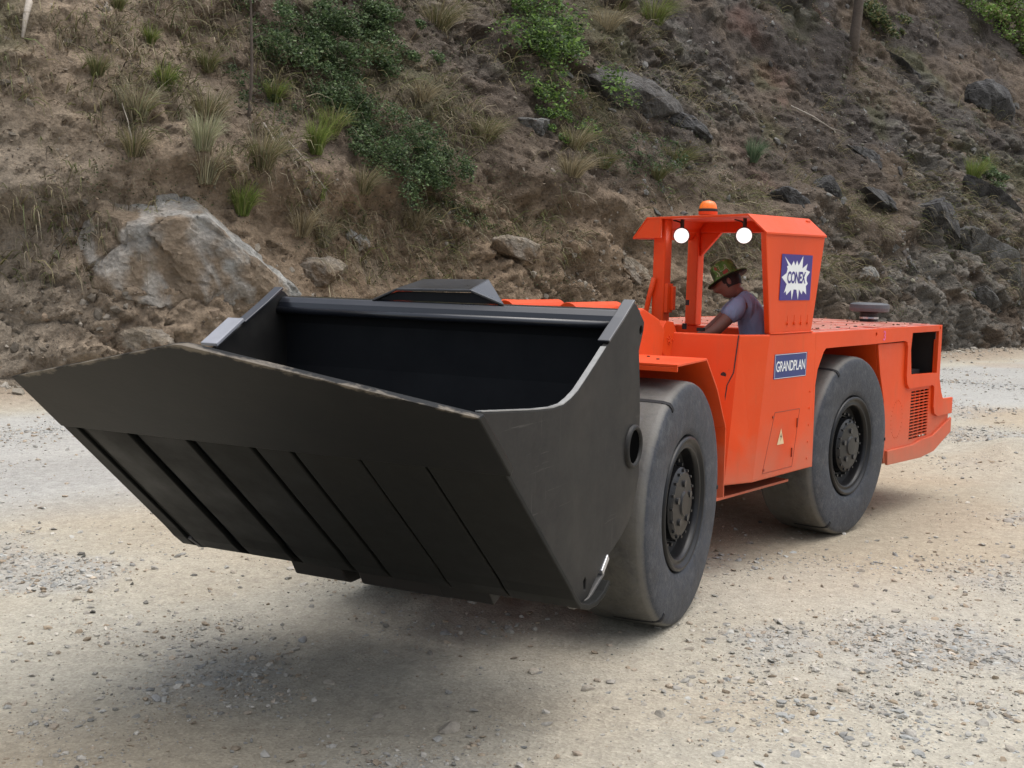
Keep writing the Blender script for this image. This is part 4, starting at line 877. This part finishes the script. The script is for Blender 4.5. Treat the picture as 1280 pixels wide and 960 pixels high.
# ---- rear frame body
MB().box(-1.95, .55, -.48, .48, .52, 1.58).box(.55, 1.25, -.5, .40, .55, 1.45).build('rear_chassis', ORANGE, LOADER, bevel=.012)
MB().tube((1.25, 0, .75), (2.6, 0, .75), .13, 16).tube((1.75, 0, .45), (1.75, 0, 1.5), .11, 16).build('articulation_joint', DARK, LOADER)
MB().box(.9, 2.05, -.4, .93, .545, .565).build('belly_plate', ORANGE, LOADER, bevel=.003)
def sidebody(sg):
    Y = lambda a, c: sorted((sg * a, sg * c))
    arch = [(-.50, 1.575), (-.58, 1.32), (-.70, 1.06), (-.72, .75), (-.74, .62), (-.78, .50)]
    OPEN = [(-1.22, 1.655), (-1.20, 1.50), (-1.245, 1.27), (-1.90, 1.255), (-1.895, 1.655)]
    GRL = [(-1.345, 1.115), (-1.345, .655), (-1.80, .655), (-1.80, 1.115)]
    out = arch + [(-1.60, .475), (-1.95, .50), (-2.36, .64), (-2.375, .98), (-2.10, .99), (-2.04, 1.08), (-1.98, 1.20), (-1.965, 1.575)]
    OPL = [(-1.22, 1.575), (-1.205, 1.50), (-1.245, 1.27), (-1.90, 1.255), (-1.90, 1.575)]
    out2 = arch + out[6:-1] + [(-1.965, 1.575), (-1.90, 1.575), (-1.90, 1.255), (-1.245, 1.27), (-1.205, 1.50), (-1.22, 1.575)]
    sp = MB().plate(out2, [GRL], *Y(1.0, 1.022)).build('side_panel', ORANGE, LOADER, bevel=.004)
    def sub(o): o.parent = sp; return o
    # inner wall of the wheel well and engine bay
    b = MB().prism([(-.50, 1.575), (-.58, 1.32), (-.70, 1.06), (-.72, .75), (-.74, .62), (-.78, .50), (-.82, .50), (-.78, .75), (-.76, 1.05), (-.64, 1.32), (-.56, 1.575)], *Y(.49, .998)); sub(b.build('arch_wall', ORANGE, bevel=.003))
    sub(MB().box(-1.93, -1.19, *Y(.50, .52), .66, 1.57).box(-1.95, -1.93, *Y(.52, 1.0), .66, 1.64).box(-1.19, -1.17, *Y(.52, 1.0), 1.2, 1.57).box(-1.93, -1.19, *Y(.52, 1.0), 1.22, 1.24).build('bay_wall', DARK))
    b = MB().tube((-1.35, sg * .85, 1.24), (-1.35, sg * .85, 1.40), .035, 12).tube((-1.70, sg * .70, 1.29), (-1.45, sg * .70, 1.29), .06, 14).box(-1.85, -1.5, *Y(.60, .9), 1.24, 1.285).tube((-1.8, sg * .8, 1.28), (-1.8, sg * .8, 1.5), .015, 8).path([(-1.4, sg * .7, 1.5), (-1.55, sg * .85, 1.44), (-1.8, sg * .75, 1.52)], .018, 8)
    sub(b.build('engine_fitting', RUBHOSE, bevel=.003))
    # raised plate: deck edge, upright, window frame, step to the bumper
    R_ = [(.797, 1.712), (.777, .66), (.745, .66), (.762, 1.30), (.735, 1.42), (.640, 1.556), (.60, 1.582), (.393, 1.584), (-.518, 1.584), (-1.05, 1.588), (-1.10, 1.575), (-1.125, 1.53), (-1.135, 1.27), (-1.16, 1.19), (-1.22, 1.145), (-1.82, 1.142), (-1.86, 1.12), (-1.87, .93), (-1.91, .86), (-2.0, .828), (-2.395, .828), (-2.395, .985), (-2.12, .99), (-2.06, 1.06), (-1.99, 1.20), (-1.975, 1.712)]
    hx = [circ(-.385, 1.665, .018, 12)]
    up = MB().plate(R_, [OPEN] + hx, *Y(1.022, 1.048)).build('upper_plate', ORANGE, bevel=.006); sub(up)
    # belt along the bottom
    BL = [(-.78, .617), (-1.40, .610), (-1.62, .640), (-1.90, .645), (-2.395, .785), (-2.40, .64), (-1.95, .492), (-1.60, .466), (-.80, .488)]
    sub(MB().loft([(x, sg * 1.048, z) for x, z in BL], [(x, sg * 1.022, z) for x, z in BL]).build('lower_belt', ORANGE, bevel=.004))
    # grille
    b = MB(); nx, nz = 4, 16
    for i in range(nx + 1):
        x = -1.345 - .455 * i / nx; b.box(x - .005, x + .005, *Y(1.006, 1.018), .655, 1.115)
    for i in range(nz + 1):
        z = .655 + .46 * i / nz; b.box(-1.80, -1.345, *Y(1.003, 1.024), z - .0045, z + .0045)
    gr = sub(b.build('grille', ORANGE))
    sub(MB().box(-1.84, -1.30, *Y(.93, .935), .60, 1.17).build('grille_backing', DARK))
    # weld bumps and bolts on the panel
    b = MB()
    for i in range(26):
        a = 2 * math.pi * i / 26; b.tube((-1.02 + .13 * math.cos(a), sg * 1.021, .88 + .17 * math.sin(a)), (-1.02 + .13 * math.cos(a), sg * 1.0245, .88 + .17 * math.sin(a)), .006, 5)
    b.tube((-1.93, sg * 1.048, 1.69), (-1.93, sg * 1.056, 1.69), .014, 6)
    sub(b.build('panel_bolt', ORANGE))
    # front of the arch: box of the step side
    return sp
sidebody(1); sidebody(-1)
MB().box(-2.39, -1.95, -1.0, 1.0, .64, .97).box(-1.95, -.8, -.99, .99, .485, .52).build('rear_bumper', ORANGE, LOADER, bevel=.02)
# hook on bumper
MB().prism([(-2.13, .98), (-2.10, 1.06), (-2.2, 1.09), (-2.3, 1.04), (-2.33, .98)], .86, .93).build('tow_lug', ORANGE, LOADER, bevel=.006)
MB().box(-1.968, -1.95, -1.0, 1.0, .97, 1.66).build('rear_wall', ORANGE, LOADER, bevel=.004)
MB().box(-1.975, .80, -1.02, 1.02, 1.688, 1.712).build('deck', ORANGE_TOP, LOADER, bevel=.004)
dk = MB().box(-1.16, -.52, .60, 1.018, 1.714, 1.722).box(-1.9, -1.2, -.3, .95, 1.714, 1.720).box(-.45, .4, -.4, .9, 1.714, 1.720).build('deck_hatch', ORANGE_TOP, LOADER, bevel=.002)
b = MB()
for x, y in [(-1.86, .9), (-1.24, .9), (-1.86, -.2), (-1.24, .0), (-.4, .85), (.35, .85), (-.4, -.3), (.35, .3), (-.05, .85), (-1.55, .9)]: b.tube((x, y, 1.720), (x, y, 1.728), .016, 6)
b.build('deck_bolt', DARK, LOADER)
# leaf litter on the deck
k = 150; P = np.column_stack([RNG.uniform(-1.9, .75, k), RNG.uniform(-.95, 1.0, k), np.full(k, 1.728)]); V, F, c = leaves(P, np.full(k, .03), [(.16, .09, .05), (.28, .17, .10), (.10, .06, .04), (.35, .25, .16)]); V[:, 2] = np.clip(V[:, 2], 1.724, 1.74)
o = link('leaf_litter', np_mesh('leaf_litter', V, F, c), LEAFM); o.matrix_world = MR; tag(o, 'dry leaves scattered on the orange rear deck', 'leaf litter', kind='stuff')
# air pre-cleaner
b = MB().lathe([(.085, 1.712), (.085, 1.80), (.10, 1.81)], 28, 'z', (-1.77, .40, 0)); pc = b.build('air_precleaner', RUBHOSE, LOADER)
b = MB().lathe([(.16, 1.815), (.185, 1.822), (.19, 1.85), (.186, 1.885), (.165, 1.897), (.12, 1.902), (.10, 1.895), (.02, 1.895)], 40, 'z', (-1.77, .40, 0)); o = b.build('precleaner_cap', GREYPL); o.parent = pc
b = MB().lathe([(.092, 1.745), (.092, 1.765)], 24, 'z', (-1.77, .40, 0)).tube((-1.67, .44, 1.755), (-1.66, .50, 1.755), .010, 6); o = b.build('hose_clamp', BRIGHT); o.parent = pc

# ---- operator compartment (rear frame)
top = [(.80, 1.048), (1.555, 1.048), (1.80, .945), (2.005, .42), (2.005, -.22), (.80, -.22)]
bot = [(.776, 1.048), (1.715, 1.048), (1.975, .965), (2.11, .44), (2.11, -.22), (.776, -.22)]
def inset(poly, t):
    n = len(poly); r = []
    for i in range(n):
        p0, p1, p2 = [Vector(poly[(i + k) % n]) for k in (-1, 0, 1)]; a = (p1 - p0).normalized(); c = (p2 - p1).normalized()
        na = Vector((a.y, -a.x)); nc = Vector((c.y, -c.x)); m = (na + nc); m = m / max(m.dot(na), .3); r.append(p1 + m * t)
    return r
def ringwall(polyb, polyt, zb, zt, t, skip=()):
    b = MB(); n = len(polyb); ib, it = inset(polyb, t), inset(polyt, t)
    for i in range(n):
        if i in skip: continue
        j = (i + 1) % n
        b.loft([(*polyb[i], zb), (*polyb[j], zb), (*ib[j], zb), (*ib[i], zb)], [(*polyt[i], zt), (*polyt[j], zt), (*it[j], zt), (*it[i], zt)])
    return b
cab = ringwall(bot, top, .657, 1.716, .035).build('cab_body', ORANGE, LOADER)
bmm = bmesh.new(); bmm.from_mesh(cab.data); bmesh.ops.remove_doubles(bmm, verts=bmm.verts[:], dist=.0005)
# drop the internal walls where the panels meet
seen = {}
bmesh.ops.recalc_face_normals(bmm, faces=bmm.faces[:]); bmm.to_mesh(cab.data); bmm.free()
bv = cab.modifiers.new('bevel', 'BEVEL'); bv.width = .012; bv.segments = 3; bv.limit_method = 'ANGLE'; bv.angle_limit = math.radians(20)
def csub(o): o.parent = cab; return o
# wing from the compartment to the wheel arch
csub(MB().prism([(.775, .66), (.745, .66), (.762, 1.30), (.64, 1.55), (.66, 1.57), (.79, 1.42)], .45, 1.02).build('arch_inner_wall', ORANGE))
csub(MB().loft([(*p, .80) for p in inset(bot, .05)], [(*p, .82) for p in inset(bot, .05)]).build('cab_floor', DARK))
# door seam and lock hole on the front quarter
def on_front(t, z):      # point on the front-quarter face, t from the side corner
    k = (z - .657) / (1.716 - .657); a = Vector(bot[2]).lerp(Vector(top[2]), k); c = Vector(bot[3]).lerp(Vector(top[3]), k); q = a.lerp(c, t); nn = Vector((c - a)).normalized(); nn = Vector((-nn.y, nn.x)); 
    if nn.x < 0: nn = -nn
    return Vector((q.x, q.y, z)), Vector((nn.x, nn.y, 0))
b = MB()
pts = [(.02, 1.714), (.035, 1.45), (.10, 1.36), (.115, 1.2), (.10, .68)]
for i in range(4):
    p0, n0 = on_front(*pts[i]); p1, n1 = on_front(*pts[i + 1]); sd_ = Vector((0, 0, 1)).cross(n0) * .004
    b.loft([p0 - sd_, p0 + sd_, p0 + sd_ + n0 * .003, p0 - sd_ + n0 * .003], [p1 - sd_, p1 + sd_, p1 + sd_ + n0 * .003, p1 - sd_ + n0 * .003])
p0, n0 = on_front(.16, 1.43); b.tube(p0 - n0 * .01, p0 + n0 * .004, .02, 14)
csub(b.build('door_seam', DARK))
# service door on the side
b = MB()
SD = [(1.418, 1.14), (1.013, 1.14), (1.10, .705), (1.575, .705)]
for i in range(4):
    (x0, z0), (x1, z1) = SD[i], SD[(i + 1) % 4]; d = Vector((x1 - x0, z1 - z0)).normalized() * .0025; n_ = Vector((-d.y, d.x))
    b.loft([(x0 - n_.x, 1.045, z0 - n_.y), (x0 + n_.x, 1.045, z0 + n_.y), (x0 + n_.x, 1.0495, z0 + n_.y), (x0 - n_.x, 1.0495, z0 - n_.y)], [(x1 - n_.x, 1.045, z1 - n_.y), (x1 + n_.x, 1.045, z1 + n_.y), (x1 + n_.x, 1.0495, z1 + n_.y), (x1 - n_.x, 1.0495, z1 - n_.y)])
for x, z in ((1.45, 1.11), (1.56, .73)): b.tube((x, 1.045, z), (x, 1.056, z), .010, 8)
b.box(1.05, 1.056, 1.045, 1.058, 1.0, 1.07).box(1.12, 1.126, 1.045, 1.058, .78, .85)
csub(b.build('service_door_seam', plain('shadow_gap_paint', (.30, .045, .02), .5)))
b = MB()
for i in range(5): b.tube((.85 + .0 * i, 1.046, .74 + i * .13), (.85, 1.054, .74 + i * .13), .009, 6)
csub(b.build('body_bolt', ORANGE))
b = MB().path([(.862, 1.047, 1.722), (1.1, 1.048, 1.7225), (1.35, 1.048, 1.7215), (1.548, 1.047, 1.722)], .006, 6); csub(b.build('weld_bead', ORANGE, smooth=True))
# rear pillar panel, box section, leaning in slightly
PB = [(1.545, 1.040), (.865, 1.040), (.87, .985), (1.525, .985)]; PT = [(1.705, 1.055), (.735, 1.055), (.74, 1.0), (1.68, 1.0)]
pil = csub(MB().loft([(*p, 1.718) for p in PB], [(*p, 2.445) for p in PT]).build('pillar_panel', ORANGE, bevel=.010, seg=3))
b = MB()
for i in range(4):
    x = 1.28 - .11 * i; b.tube((x, 1.036, 1.79), (x, 1.052, 1.79), .012, 6)
    b.box(x - .002, x + .002, 1.040, 1.0445, 1.80, 1.85)
csub(b.build('pillar_bolt', ORANGE))
# roof: flat with folded side wings
RF = [(1.71, -.06, 2.405), (1.71, .06, 2.555), (1.71, .91, 2.572), (1.71, 1.065, 2.443)]; RR = [(.73, -.06, 2.43), (.73, .06, 2.575), (.73, .91, 2.585), (.73, 1.065, 2.455)]
b = MB()
for i in range(3):
    q = [RF[i], RF[i + 1], RR[i + 1], RR[i]]; b.loft([tuple(Vector(p) - Vector((0, 0, .016))) for p in q], q)
rf = csub(b.build('cab_roof', ORANGE, bevel=.003))
csub(MB().loft([(1.708, -.05, 2.40), (1.708, .19, 2.40), (1.708, .19, 2.545), (1.708, .065, 2.54)], [(1.694, -.05, 2.40), (1.694, .19, 2.40), (1.694, .19, 2.545), (1.694, .065, 2.54)]).build('roof_front_gusset', ORANGE))
# roof posts and beams
csub(MB().box(1.55, 1.65, .09, .195, 1.716, 2.545).build('roof_post', ORANGE, bevel=.01))
csub(MB().box(.76, .86, -.09, .012, 1.716, 2.555).build('roof_post', ORANGE, bevel=.01))
csub(MB().box(.78, .84, .012, .95, 2.475, 2.568).loft([(.79, .012, 2.28), (.79, .20, 2.475), (.79, .012, 2.475)], [(.83, .012, 2.28), (.83, .20, 2.475), (.83, .012, 2.475)]).box(.86, 1.55, -.05, .012, 2.47, 2.54).build('roof_beam', ORANGE, bevel=.006))
# guard frame and plate on the front post
csub(MB().box(1.56, 1.64, .196, .225, 1.84, 2.06).box(1.56, 1.60, .226, .25, 1.86, 2.04).build('post_bracket', ORANGE, bevel=.004))
b = MB().path([(1.66, .06, 1.5), (1.70, .05, 1.7), (1.67, .08, 1.95), (1.67, .12, 2.1)], .02, 8); csub(b.build('cable_sleeve', ORANGE, smooth=True))
csub(MB().box(1.70, 1.74, .55, .60, 1.72, 1.745).tube((1.50, .30, 1.716), (1.50, .30, 1.76), .018, 10).tube((1.52, .33, 1.9), (1.52, .33, 1.94), .014, 8).build('cab_fitting', DARK))
# work lamps
for y in (.255, .785):
    b = MB().lathe([(.02, -.05), (.048, -.035), (.060, .0), (.063, .016), (.058, .018)], 32, 'y')
    lamp = b.build('work_lamp', RUBHOSE); lamp.parent = cab
    M_ = Matrix.Translation((1.52, y, 2.425)) @ Vector((.86, .5, -.06)).to_track_quat('Y', 'Z').to_matrix().to_4x4(); lamp.matrix_local = M_
    b = MB().lathe([(.057, .010), (.057, .019), (.045, .027), (.02, .032)], 32, 'y'); o = b.build('lamp_lens', LAMPG, smooth=True); o.parent = lamp
    b = MB().box(1.50, 1.53, y - .008, y + .008, 2.47, 2.552).path([(1.51, y, 2.50), (1.47, y - .05, 2.53), (1.45, y - .12, 2.545)], .006, 6); o = b.build('lamp_bracket', DARK); o.parent = cab
# beacon
bc = MB().lathe([(.07, 2.575), (.07, 2.60), (.06, 2.605)], 28, 'z', (1.56, .5, 0)).build('beacon', ORANGE); bc.parent = cab
b = MB().lathe([(.066, 2.603), (.066, 2.625), (.058, 2.655), (.042, 2.674), (.012, 2.682)], 28, 'z', (1.56, .5, 0)); o = b.build('beacon_lens', AMBER, smooth=True); o.parent = bc
b = MB().lathe([(.0705, 2.60), (.072, 2.61), (.0705, 2.62)], 28, 'z', (1.56, .5, 0), closed=True); o = b.build('beacon_ring', DARK); o.parent = bc
# seat, steering column
csub(MB().box(.92, 1.40, .42, .84, 1.20, 1.31).box(.90, 1.30, .80, .88, 1.32, 1.70).build('seat', SEAT, bevel=.03, seg=3))
csub(MB().tube((1.45, .20, .85), (1.42, .20, 1.50), .035, 12).box(1.10, 1.75, .05, .32, 1.42, 1.52).build('control_console', DARK, bevel=.01))

# ---- stickers
def text_mesh(txt, w, h, bold=.0, shear=0.):
    cu = bpy.data.curves.new('t', 'FONT'); cu.body = txt; cu.size = 1; cu.align_x = 'CENTER'; cu.align_y = 'CENTER'; cu.extrude = .0; cu.offset = bold; cu.shear = shear; cu.space_character = .92
    ob = bpy.data.objects.new('t', cu); COL.objects.link(ob); bpy.context.view_layer.update()
    me = bpy.data.meshes.new_from_object(ob.evaluated_get(bpy.context.evaluated_depsgraph_get())); bpy.data.objects.remove(ob)
    V = np.array([v.co[:] for v in me.vertices]); mn, mx = V.min(0), V.max(0); V = (V - (mn + mx) / 2); V[:, 0] *= w / (mx[0] - mn[0]); V[:, 1] *= h / (mx[1] - mn[1])
    me.vertices.foreach_set('co', V.ravel()); me.update(); return me
# a sticker frame: local X reads to the right (towards the rear of the machine), local Y up, local Z outwards
def sticker(x, z, y, lean):
    return Matrix.Translation((x, y, z)) @ Matrix(((-1, 0, 0, 0), (0, lean, 1, 0), (0, 1, -lean, 0), (0, 0, 0, 1)))
lean = .015 / .727
yp = lambda z: 1.040 + lean * (z - 1.718)
S1 = sticker(1.19, 2.13, yp(2.13) + .0035, lean)
def quad(name, w, h, mat, M_, dz, parent=None, sk=0):
    b = MB().loft([(-w / 2 - sk, -h / 2, 0), (w / 2 - sk, -h / 2, 0), (w / 2 + sk, h / 2, 0), (-w / 2 + sk, h / 2, 0)], [(-w / 2 - sk, -h / 2, dz), (w / 2 - sk, -h / 2, dz), (w / 2 + sk, h / 2, dz), (-w / 2 + sk, h / 2, dz)]); o = b.build(name, mat); o.parent = parent or cab; o.matrix_local = M_; return o
q = quad('logo_sticker', .50, .335, BLUE, S1, .001)
star = [(-.205, .150), (-.095, .085), (-.062, .122), (-.035, .088), (-.008, .125), (.02, .088), (.085, .160), (.085, .068), (.165, .105), (.150, .058), (.215, .045), (.165, .005), (.165, -.02), (.190, -.045), (.160, -.062), (.175, -.125), (.115, -.095), (.100, -.125), (.052, -.088), (.045, -.165), (.010, -.090), (-.035, -.088), (-.055, -.165), (-.075, -.092), (-.145, -.130), (-.155, -.100), (-.185, -.115), (-.150, -.050), (-.235, .0), (-.165, .030), (-.150, .062), (-.165, .080), (-.140, .085)]
bm = bmesh.new(); vs = [bm.verts.new((x * 1.02, z, 0)) for x, z in star]; bm.faces.new(vs); bmesh.ops.triangulate(bm, faces=bm.faces[:]); me = bpy.data.meshes.new('starburst'); bm.to_mesh(me); bm.free()
o = link('starburst', me, WHITE, q); o.location = (0, 0, .0022)
o = link('lettering', text_mesh('CONEX', .30, .088, .028), BLUE, q); o.location = (.0, 0, .0035)
S2 = sticker(1.205, 1.478, 1.0495, 0)
q = quad('name_sticker', .53, .182, NAVY, S2, .001, sk=.004)
b = MB()
for z0, z1 in ((.085, .088), (-.088, -.085)): b.box(-.255, .255, z0, z1, .0012, .002)
for x0, x1 in ((.251, .254), (-.254, -.251)): b.box(x0, x1, -.084, .084, .0012, .002)
o = b.build('sticker_border', WHITE); o.parent = q
o = link('lettering', text_mesh('GRANDPLAN', .47, .078, .012), WHITE, q); o.location = (0, 0, .0025)
# warning triangle
bm = bmesh.new(); vs = [bm.verts.new(p) for p in ((-.055, -.055, 0), (.055, -.055, 0), (.0, .065, 0))]; bm.faces.new(vs); me = bpy.data.meshes.new('warning_sticker'); bm.to_mesh(me); bm.free()
o = link('warning_sticker', me, YEL, cab); o.matrix_local = sticker(1.31, .95, 1.0505, 0)
bm = bmesh.new(); vs = [bm.verts.new(p) for p in ((.008, .03, 0), (-.012, .0, 0), (.002, .0, 0), (-.006, -.035, 0), (.016, .008, 0), (.003, .008, 0))]; bm.faces.new(vs); me = bpy.data.meshes.new('flash'); bm.to_mesh(me); bm.free()
o2 = link('flash_symbol', me, DARK, o); o2.location = (0, 0, .0012)
o = link('painted_mark', text_mesh('3', .05, .085, .02), PINK, cab); o.matrix_local = sticker(-.56, 1.65, 1.0495, 0)

# ================================================================== the operator
SKIN = plain('tanned_skin', (.22, .10, .07), .55, var=.12)
SHIRT, snt, sp_ = newmat('grey_violet_shirt')
tc = snt.nodes.new('ShaderNodeTexCoord'); w_ = N(snt, 'ShaderNodeTexNoise', Scale=6, Detail=3, Distortion=1.2); mp = N(snt, 'ShaderNodeMapping'); mp.inputs['Scale'].default_value = (1, 1, .35); mp.inputs['Rotation'].default_value = (0, .6, 0)
snt.links.new(tc.outputs['Object'], mp.inputs[0]); snt.links.new(mp.outputs[0], w_.inputs['Vector']); snt.links.new(bump(snt, w_.outputs[0], .9, .06), sp_.inputs['Normal'])
sp_.inputs['Base Color'].default_value = (.27, .34, .50, 1); sp_.inputs['Roughness'].default_value = .9
TROUS = plain('dark_trousers', (.05, .055, .08), .9)
def skin_body(name, verts, edges, radii, mat, parent, root=0, sub=2):
    me = bpy.data.meshes.new(name); me.from_pydata([Vector(v) for v in verts], edges, []); o = link(name, me, mat, parent)
    m = o.modifiers.new('skin', 'SKIN'); m.use_smooth_shade = True; m.branch_smoothing = .4
    for i, r in enumerate(radii): me.skin_vertices[0].data[i].radius = (r if isinstance(r, tuple) else (r, r)); me.skin_vertices[0].data[i].use_root = (i == root)
    s = o.modifiers.new('sub', 'SUBSURF'); s.levels = s.render_levels = sub
    return o
person = empty('person'); yaw = math.radians(-58)
person.matrix_world = MR @ Matrix.Translation((1.18, .60, 0)) @ Matrix.Rotation(yaw, 4, 'Z')
tag(person, 'driver in grey shirt and green hat bowed forward inside the open cab', 'person')
# pelvis .. head, arms, legs; x the way the driver faces, y to the driver's left
bv_ = [(-.15, 0, 1.40), (-.15, 0, 1.58), (-.12, 0, 1.76), (-.09, 0, 1.94), (-.01, 0, 1.995), (.04, 0, 2.01), (.085, 0, 2.045),
       (.0, .17, 1.925), (.19, .23, 1.72), (.36, .14, 1.60), (.42, .10, 1.57),
       (.0, -.17, 1.925), (.20, -.22, 1.72), (.36, -.12, 1.60), (.42, -.09, 1.57),
       (-.08, .10, 1.38), (.30, .14, 1.38), (.33, .13, .98), (.44, .13, .90), (-.08, -.10, 1.38), (.30, -.14, 1.38), (.33, -.13, .98), (.44, -.13, .90)]
be = [(0, 1), (1, 2), (2, 3), (3, 4), (4, 5), (5, 6), (3, 7), (7, 8), (8, 9), (9, 10), (3, 11), (11, 12), (12, 13), (13, 14), (0, 15), (15, 16), (16, 17), (17, 18), (0, 19), (19, 20), (20, 21), (21, 22)]
br = [(.12, .13), (.10, .12), (.11, .13), (.11, .12), .060, .055, .07, .06, .047, .038, .03, .06, .047, .038, .03, .085, .07, .05, .04, .085, .07, .05, .04]
body = skin_body('body', bv_, be, br, SKIN, person)
# head with brow, nose, chin
hb = bmesh.new(); bmesh.ops.create_uvsphere(hb, u_segments=28, v_segments=20, radius=1)
for v in hb.verts:
    x, y, z = v.co; X = x * .098; Yy = y * .076; Z = z * .118
    if z < -.2: X *= 1 - .18 * (-z - .2); Yy *= 1 - .35 * (-z - .2)
    f = math.exp(-(y * 5)**2) * math.exp(-((z + .12) * 4)**2)
    if x > 0: X += .030 * f                                    # nose
    if x > 0 and abs(abs(y) - .35) < .2 and abs(z - .05) < .16: X -= .008   # eye sockets
    if x > 0: X += .008 * math.exp(-((z - .25) * 6)**2) * math.exp(-(y * 2)**2)   # brow
    if x > .3: X -= .005 * math.exp(-((z + .48) * 14)**2) * math.exp(-(y * 3)**2)   # mouth line
    if x > .2: X += .008 * math.exp(-((z + .80) * 5)**2)       # chin
    v.co = (X, Yy, Z)
for sg in (1, -1):
    r = bmesh.ops.create_icosphere(hb, subdivisions=2, radius=1)
    for v in r['verts']: v.co = (v.co.x * .016 - .008, v.co.y * .009 + sg * .077, v.co.z * .030 - .005)
HM = Matrix.Translation((.105, 0, 2.075)) @ Matrix.Rotation(math.radians(16), 4, 'X') @ Matrix.Rotation(math.radians(26), 4, 'Y') @ Matrix.Rotation(math.radians(-6), 4, 'Z')
me = bpy.data.meshes.new('head'); hb.to_mesh(me); hb.free(); head = link('head', me, SKIN, person, smooth=True); head.matrix_local = HM
hr = bmesh.new(); bmesh.ops.create_uvsphere(hr, u_segments=24, v_segments=16, radius=1)
for v in hr.verts: v.co = (v.co.x * .098 - .010, v.co.y * .081, v.co.z * .105 + .010)
bmesh.ops.delete(hr, geom=[v for v in hr.verts if v.co.z < -.05 or (v.co.x > .04 and v.co.z < .06)], context='VERTS')
me = bpy.data.meshes.new('hair'); hr.to_mesh(me); hr.free(); o = link('hair', me, plain('black_hair', (.012, .010, .009), .7, bumpy=.01), head, smooth=True)
# hat
HATM, hnt, hp = newmat('green_camouflage_hat'); tc = hnt.nodes.new('ShaderNodeTexCoord'); n_ = N(hnt, 'ShaderNodeTexNoise', Scale=13, Detail=2); hnt.links.new(tc.outputs['Object'], n_.inputs['Vector'])
r_ = ramp(hnt, n_.outputs[0], [(.0, (.04, .09, .025)), (.42, (.06, .17, .035)), (.50, (.09, .24, .05)), (.585, (.42, .48, .36)), (.605, (.08, .17, .04)), (.66, (.30, .07, .05))]); r_.color_ramp.interpolation = 'CONSTANT'; hnt.links.new(r_.outputs[0], hp.inputs['Base Color']); hp.inputs['Roughness'].default_value = .85
b = MB().lathe([(.178, .018), (.172, .014), (.14, .026), (.108, .042), (.105, .10), (.098, .135), (.075, .152), (.02, .158)], 40, 'z')
hat = b.build('hat', HATM, smooth=True, fix=True); hat.parent = head; hat.location = (-.012, 0, .015); hat.rotation_euler = (0, math.radians(2), 0); hat.scale = (.94, .84, 1)
b = MB().lathe([(.172, .010), (.14, .021), (.108, .037), (.098, .07), (.02, .08)], 40, 'z'); o = b.build('hat_lining', plain('dark_hat_lining', (.015, .018, .012), .9), smooth=True); o.parent = hat
b = MB().path([(.02, -.085, .135), (.06, -.09, .10), (.085, -.08, .06)], .006, 6)
o = b.build('hat_cord', WHITE); o.parent = hat
# shirt: torso and short sleeves over the body
sv = bv_[:5] + [bv_[7], (.115, .208, 1.80), bv_[11], (.12, -.20, 1.80)]
skin_body('shirt', sv, [(0, 1), (1, 2), (2, 3), (3, 4), (3, 5), (5, 6), (3, 7), (7, 8)], [(.155, .17), (.145, .165), (.155, .17), (.155, .16), .098, .090, .070, .082, .070], SHIRT, person)
skin_body('trousers', [bv_[0]] + [(-.08, .10, 1.38), (.30, .14, 1.38), (.33, .13, 1.0), (-.08, -.10, 1.38), (.30, -.14, 1.38), (.33, -.13, 1.0)], [(0, 1), (1, 2), (2, 3), (0, 4), (4, 5), (5, 6)], [(.145, .165), .10, .085, .065, .10, .085, .065], TROUS, person)
# hands on the controls
def hand(c, ydir):
    vs = [(0, 0, 0), (.05, 0, .005)]; es = [(0, 1)]; rs = [(.032, .016), (.036, .015)]
    for i, (l, oy) in enumerate(((.036, -.028), (.042, -.010), (.040, .010), (.032, .027))):
        k = len(vs); vs += [(.078, oy, .004), (.078 + l * .8, oy, -.008), (.078 + l * 1.2, oy, -.030)]; es += [(1, k), (k, k + 1), (k + 1, k + 2)]; rs += [.0095, .0085, .0075]
    k = len(vs); vs += [(.028, -.042 * ydir, -.002), (.055, -.058 * ydir, -.016)]; es += [(0, k), (k, k + 1)]; rs += [.011, .009]
    return skin_body('hand', [(Vector(v) + Vector(c)) for v in vs], es, rs, SKIN, person)
hand((.42, .10, 1.57), -1); hand((.42, -.09, 1.57), 1)

# flowers on one shrub are too many to count; small repeated hardware becomes one object per piece
for o in list(bpy.data.objects):
    if o.name.split('.')[0] == 'flowers': o['kind'] = 'stuff'
def separate(o):
    me = o.data; n = len(me.vertices); par = list(range(n))
    def find(a):
        while par[a] != a: par[a] = par[par[a]]; a = par[a]
        return a
    for e in me.edges:
        a, b = find(e.vertices[0]), find(e.vertices[1])
        if a != b: par[a] = b
    comp = {}
    for p in me.polygons: comp.setdefault(find(p.vertices[0]), []).append(p)
    if len(comp) < 2: return
    base = o.name.split('.')[0]; first = True
    for ps in comp.values():
        ids = sorted({v for p in ps for v in p.vertices}); mp = {v: i for i, v in enumerate(ids)}
        m2 = bpy.data.meshes.new(base); m2.from_pydata([me.vertices[v].co[:] for v in ids], [], [[mp[v] for v in p.vertices] for p in ps])
        for mt in me.materials: m2.materials.append(mt)
        m2.polygons.foreach_set('use_smooth', [p.use_smooth for p in ps])
        if first: keep = m2; first = False; continue
        c = o.copy(); c.data = m2; COL.objects.link(c)
    o.data = keep
for o in list(bpy.data.objects):
    if o.name.split('.')[0] in ('hub_plug', 'wheel_nut', 'tread_mark', 'deck_bolt', 'deck_hatch', 'fender_bolt', 'lift_cylinder', 'engine_fitting', 'cab_fitting', 'pillar_bolt', 'panel_bolt', 'body_bolt'):
        separate(o)
